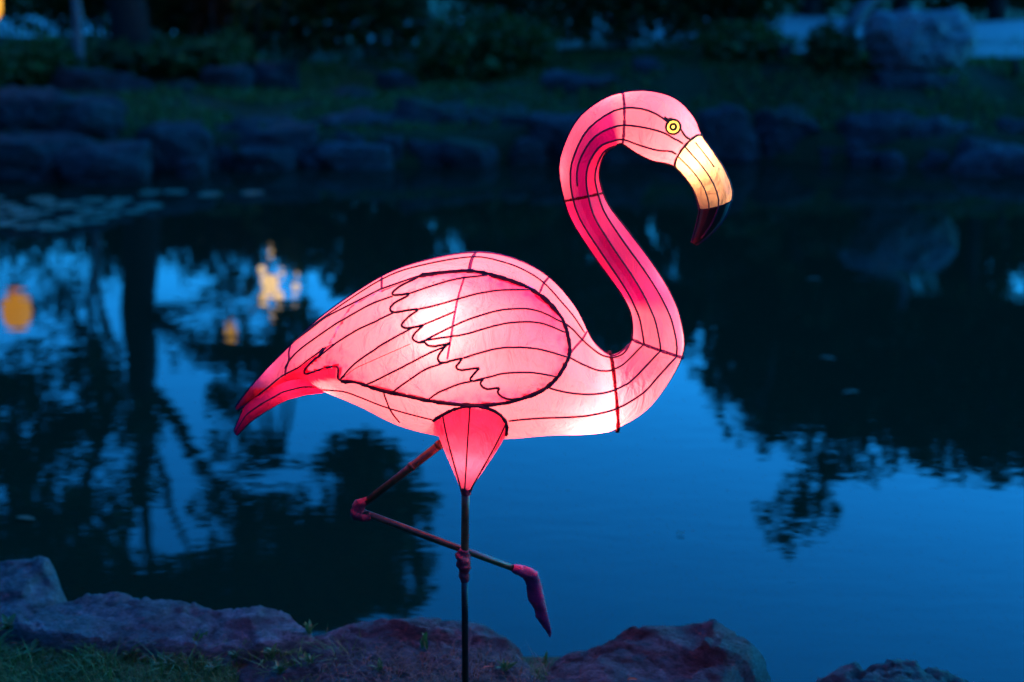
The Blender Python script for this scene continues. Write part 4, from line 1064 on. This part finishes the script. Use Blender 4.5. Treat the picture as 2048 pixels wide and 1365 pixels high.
for t_, r_, c_ in ((0, .0022, 'purplecord'), (.42, .0016, 'wire'), (1, .0022, 'redcord')):
    q = [tail_pt(i, t_, -1, .001) for i in range(len(tr))]; V, F = tube(q, r_, 6, jitter=.2)
    if t_ != .42: fuzz(V, F, q, r_, random.Random(3), 260, .005)
    part('tail_wire', V, F, M[c_])
# ---- eye
def disc(name, c, r0, r1, zl, m_, parent=None, n=28):
    nrm = (CAM-c).normalized(); nrm = Vector((nrm.x*.4, nrm.y, nrm.z*.4)).normalized(); a = nrm.orthogonal().normalized(); b = nrm.cross(a); V = []; F = []
    for k in range(n):
        q = 2*math.pi*k/n; d = a*math.cos(q)+b*math.sin(q)
        V += [c+nrm*zl+d*r0, c+nrm*zl+d*r1]
    for k in range(n):
        j = (k+1) % n; F.append((2*k, 2*k+1, 2*j+1, 2*j))
    o = obj(name, [v-foot for v in V], F, m_); o.parent = parent or LANT
    return o, nrm
ec = hit(*EYE, .002)
eye, en = disc('eye', ec, .0002, .0135, .0, M['yellow'])
def torus(name, c, rad, r, m_, zl):
    a = en.orthogonal().normalized(); b = en.cross(a); pts = [c+en*zl+(a*math.cos(k*math.pi/16)+b*math.sin(k*math.pi/16))*rad*(1+.05*noise.noise(Vector((k*.7, 0, 0)))) for k in range(33)]
    V, F = tube(pts, r, 6); o = obj(name, [v-foot for v in V], F, m_); o.parent = eye; return o
torus('eye_rim', ec, .0142, .0022, M['paint'], .0015); torus('pupil_ring', ec, .0056, .0026, M['paint'], .0012)
line_part('eye_line', Z(*O1, [(940, 322), (965, 340), (990, 335), (1030, 355), (1055, 390), (1070, 425), (1100, 465), (1140, 492)]), .0022, M['paint'], .0015, fn=hit, jit=.4, fz=200)
# ---- thigh cone on the standing leg
TY = -.055
arc = [hit(x, y, .005) for x, y in ((868, 838), (884, 827), (908, 816), (939, 809), (972, 812), (998, 824), (1013, 844), (1012, 866))]
bk = [P(1006, 868, -.02), P(975, 866, .03), P(940, 864, .045), P(902, 858, .03), P(874, 846, -.02)]
RING = smooth(arc+bk, 10, True); NRG = len(RING); ap = P(931.5, 980, TY)
AF = [7*10, 13*10]
def thigh_pt(h, u):
    """h 0 top .. 1 apex; u along the hoop, 0 .. 1 (front arc is 0 .. .54)"""
    x = (u % 1.0)*NRG; i = int(x); top = RING[i % NRG].lerp(RING[(i+1) % NRG], x-i)
    fr = u*13/7.0; a = math.pi*(1-fr)*-1 if fr <= 1 else math.pi*(u*13-7)/6.0
    a = -math.pi+math.pi*fr if fr <= 1 else math.pi*(u*13-7)/6.0
    q = ap+Vector((math.cos(a), math.sin(a), 0))*.0105
    return top.lerp(q, h)+Vector((math.cos(a)*.3, math.sin(a), 0))*.012*math.sin(math.pi*min(1, h*1.05))*(1-h)
TA = [0, .085, .235, .455, .54, .77, 1.0]
for j in range(len(TA)-1):
    V = []; F = []; nh = 26; n = 8
    for i in range(nh+1):
        for u in range(n+1):
            a = lerp(TA[j], TA[j+1], u/n); p = thigh_pt(i/nh, a); ch = thigh_pt(i/nh, TA[j]).lerp(thigh_pt(i/nh, TA[j+1]), u/n)
            wr = .0045*math.sin(i*.9+u*.7+2*math.sin(u+j))*math.sin(math.pi*u/n)*(1-i/nh)
            V.append(p.lerp(ch, .2)+Vector((0, wr, 0)))
    for i in range(nh):
        for u in range(n): F.append((i*(n+1)+u, i*(n+1)+u+1, (i+1)*(n+1)+u+1, (i+1)*(n+1)+u))
    o = part('thigh_panel', V, F, M['thigh']); set_tint(o, [Vector((1, 1, 1))]*len(V))
for a in TA[1:4]: V, F = tube([thigh_pt(i/20, a)+Vector((0, -.0016, 0)) for i in range(21)], .0018, 6); part('thigh_wire', V, F, M['wire'])
q = [thigh_pt(0, .54*k/30)+Vector((0, -.002, 0)) for k in range(31)]; V, F = tube(q, .0034, 6, jitter=.3); fuzz(V, F, q, .0034, random.Random(8), 420); part('thigh_seam', V, F, M['cord'])
# ---- legs
def lump(name, pts, rad, m_, seed, amp=.35, parent=None):
    """cloth or tape wound round a joint"""
    s = smooth(pts, 6); n = len(s); rs = smooth([(r, 0, 0) for r in rad], 6); V, F = tube(s, [r.x for r in rs], 14)
    ob = Vector((seed, seed*2, 0)); V2 = []
    for i, v in enumerate(V):
        c = s[min(i//14, n-1)]; d = v-c; V2.append(c+d*(1+amp*noise.noise(v*75+ob)+.2*noise.noise(v*190+ob)))
    return part(name, V2, F, m_)
kx = P(928, 1120, TY)
V, F = tube([P(931.5, 975, TY), P(930.5, 1030, TY), P(930, 1085, TY), P(929, 1128, TY)], [.0088, .0085, .0088, .0085], 7); part('upper_leg', V, F, M['bamboo'])
gx = P(930.5, 1405, TY)
V, F = tube([P(929, 1120, TY), P(930, 1250, TY), Vector((P(931, 1400, TY).x, TY, -.06))], [.0082, .0082, .0082], 6); part('lower_leg', V, F, M['metal'])
lump('knee_wrap', [P(928, 1098, TY), P(925, 1112, TY), P(928, 1128, TY), P(929, 1144, TY), P(929, 1163, TY)], [.0095, .0145, .0145, .0105, .0085], M['wrap'], 3, .45)
lump('ankle_binding', [P(931.5, 966, TY), P(931.5, 978, TY), P(931, 990, TY)], [.011, .012, .0095], M['wrap'], 5)
YB = -.035
pa, pb_ = P(902, 872, YB-.01), P(722, 1012, YB)
V, F = tube([pa, pa.lerp(pb_, .5), pb_], [.0098, .0088, .0082], 7); part('raised_upper_leg', V, F, M['bamboo'])
for f in (.13, .43, ): 
    c = pa.lerp(pb_, f); d = (pb_-pa).normalized(); V, F = tube([c-d*.005, c, c+d*.005], [.0100, .0108, .0100], 8); part('bamboo_node', V, F, M['bamboo'])
pc_, pd = P(722, 1024, YB), P(1046, 1144, YB)
V, F = tube([pc_, pc_.lerp(pd, .5), pd], [.0082, .0080, .0072], 7); part('raised_shin', V, F, M['bamboo'])
lump('heel_wrap', [P(736, 1000, YB), P(718, 1012, YB), P(714, 1024, YB), P(724, 1033, YB), P(742, 1032, YB)], [.0085, .013, .0155, .0125, .0085], M['wrap'], 9, .45)
lump('toe_wrap', [P(1026, 1136, YB), P(1040, 1141, YB), P(1058, 1147, YB), P(1073, 1153, YB)], [.0095, .0125, .0125, .010], M['foot'], 12, .2)
# drooping foot: folded cloth blade with a ragged inner edge
FO = [((1042, 1150), (1076, 1146)), ((1052, 1168), (1083, 1168)), ((1054, 1186), (1088, 1190)), ((1056, 1200), (1092, 1210)), ((1068, 1218), (1096, 1228)), ((1072, 1236), (1099, 1242)), ((1084, 1252), (1102, 1256)), ((1094, 1266), (1103, 1266)), ((1099, 1275), (1101, 1275))]
fs_ = []
for i in range(len(FO)-1):
    for k in range(5): fs_.append((P(*FO[i][0], YB).lerp(P(*FO[i+1][0], YB), k/5), P(*FO[i][1], YB).lerp(P(*FO[i+1][1], YB), k/5)))
fs_.append((P(*FO[-1][0], YB), P(*FO[-1][1], YB)))
V = []; F = []; nn = 12
for i, (a, b) in enumerate(fs_):
    a = a+Vector((.0022*noise.noise(Vector((i*.9, 0, 3))), 0, 0)); wdt = (b-a).length
    for k in range(nn):
        q = 2*math.pi*k/nn; c = (1-math.cos(q))/2; thick = .20*wdt*math.sin(q)*(c**.8)*1.5
        fold = -.25*wdt*math.exp(-((c-.62)/.12)**2)*(1 if math.sin(q) < 0 else 0)*.35
        V.append(a.lerp(b, c)+Vector((0, thick+fold, 0)))
for i in range(len(fs_)-1):
    for k in range(nn): F.append((i*nn+k, i*nn+(k+1) % nn, (i+1)*nn+(k+1) % nn, (i+1)*nn+k))
part('foot', V, F, M['foot'])
# ---- the bulbs inside, with unseen fill lights added to brighten dim parts
def bulb_or_fill(px, py, y, watt, col=(1, .80, .42), r=.018):
    l = bpy.data.lights.new('bulb', 'POINT'); l.energy = watt*LAMP; l.color = col; l.shadow_soft_size = r
    o = bpy.data.objects.new('bulb', l); COL.objects.link(o); o.location = P(px, py, y)-foot; o.parent = LANT
bulb_or_fill(884, 655, -.118, .085); bulb_or_fill(890, 668, -.04, .12); bulb_or_fill(1015, 690, .06, .20); bulb_or_fill(1182, 820, -.06, .15); bulb_or_fill(652, 768, -.035, .042); bulb_or_fill(770, 690, .05, .095)
bulb_or_fill(1389, 314, -.012, .028); bulb_or_fill(1335, 690, .02, .060); bulb_or_fill(1335, 270, .0, .048); bulb_or_fill(1235, 222, .015, .030); bulb_or_fill(1150, 340, .0, .012); bulb_or_fill(1180, 440, .01, .013); bulb_or_fill(1290, 575, .01, .024)
bulb_or_fill(590, 768, -.005, .012); bulb_or_fill(937, 892, -.055, .024); bulb_or_fill(1100, 690, .06, .105); bulb_or_fill(550, 745, 0, .005)  # unseen fill lights added for tail, thigh and body
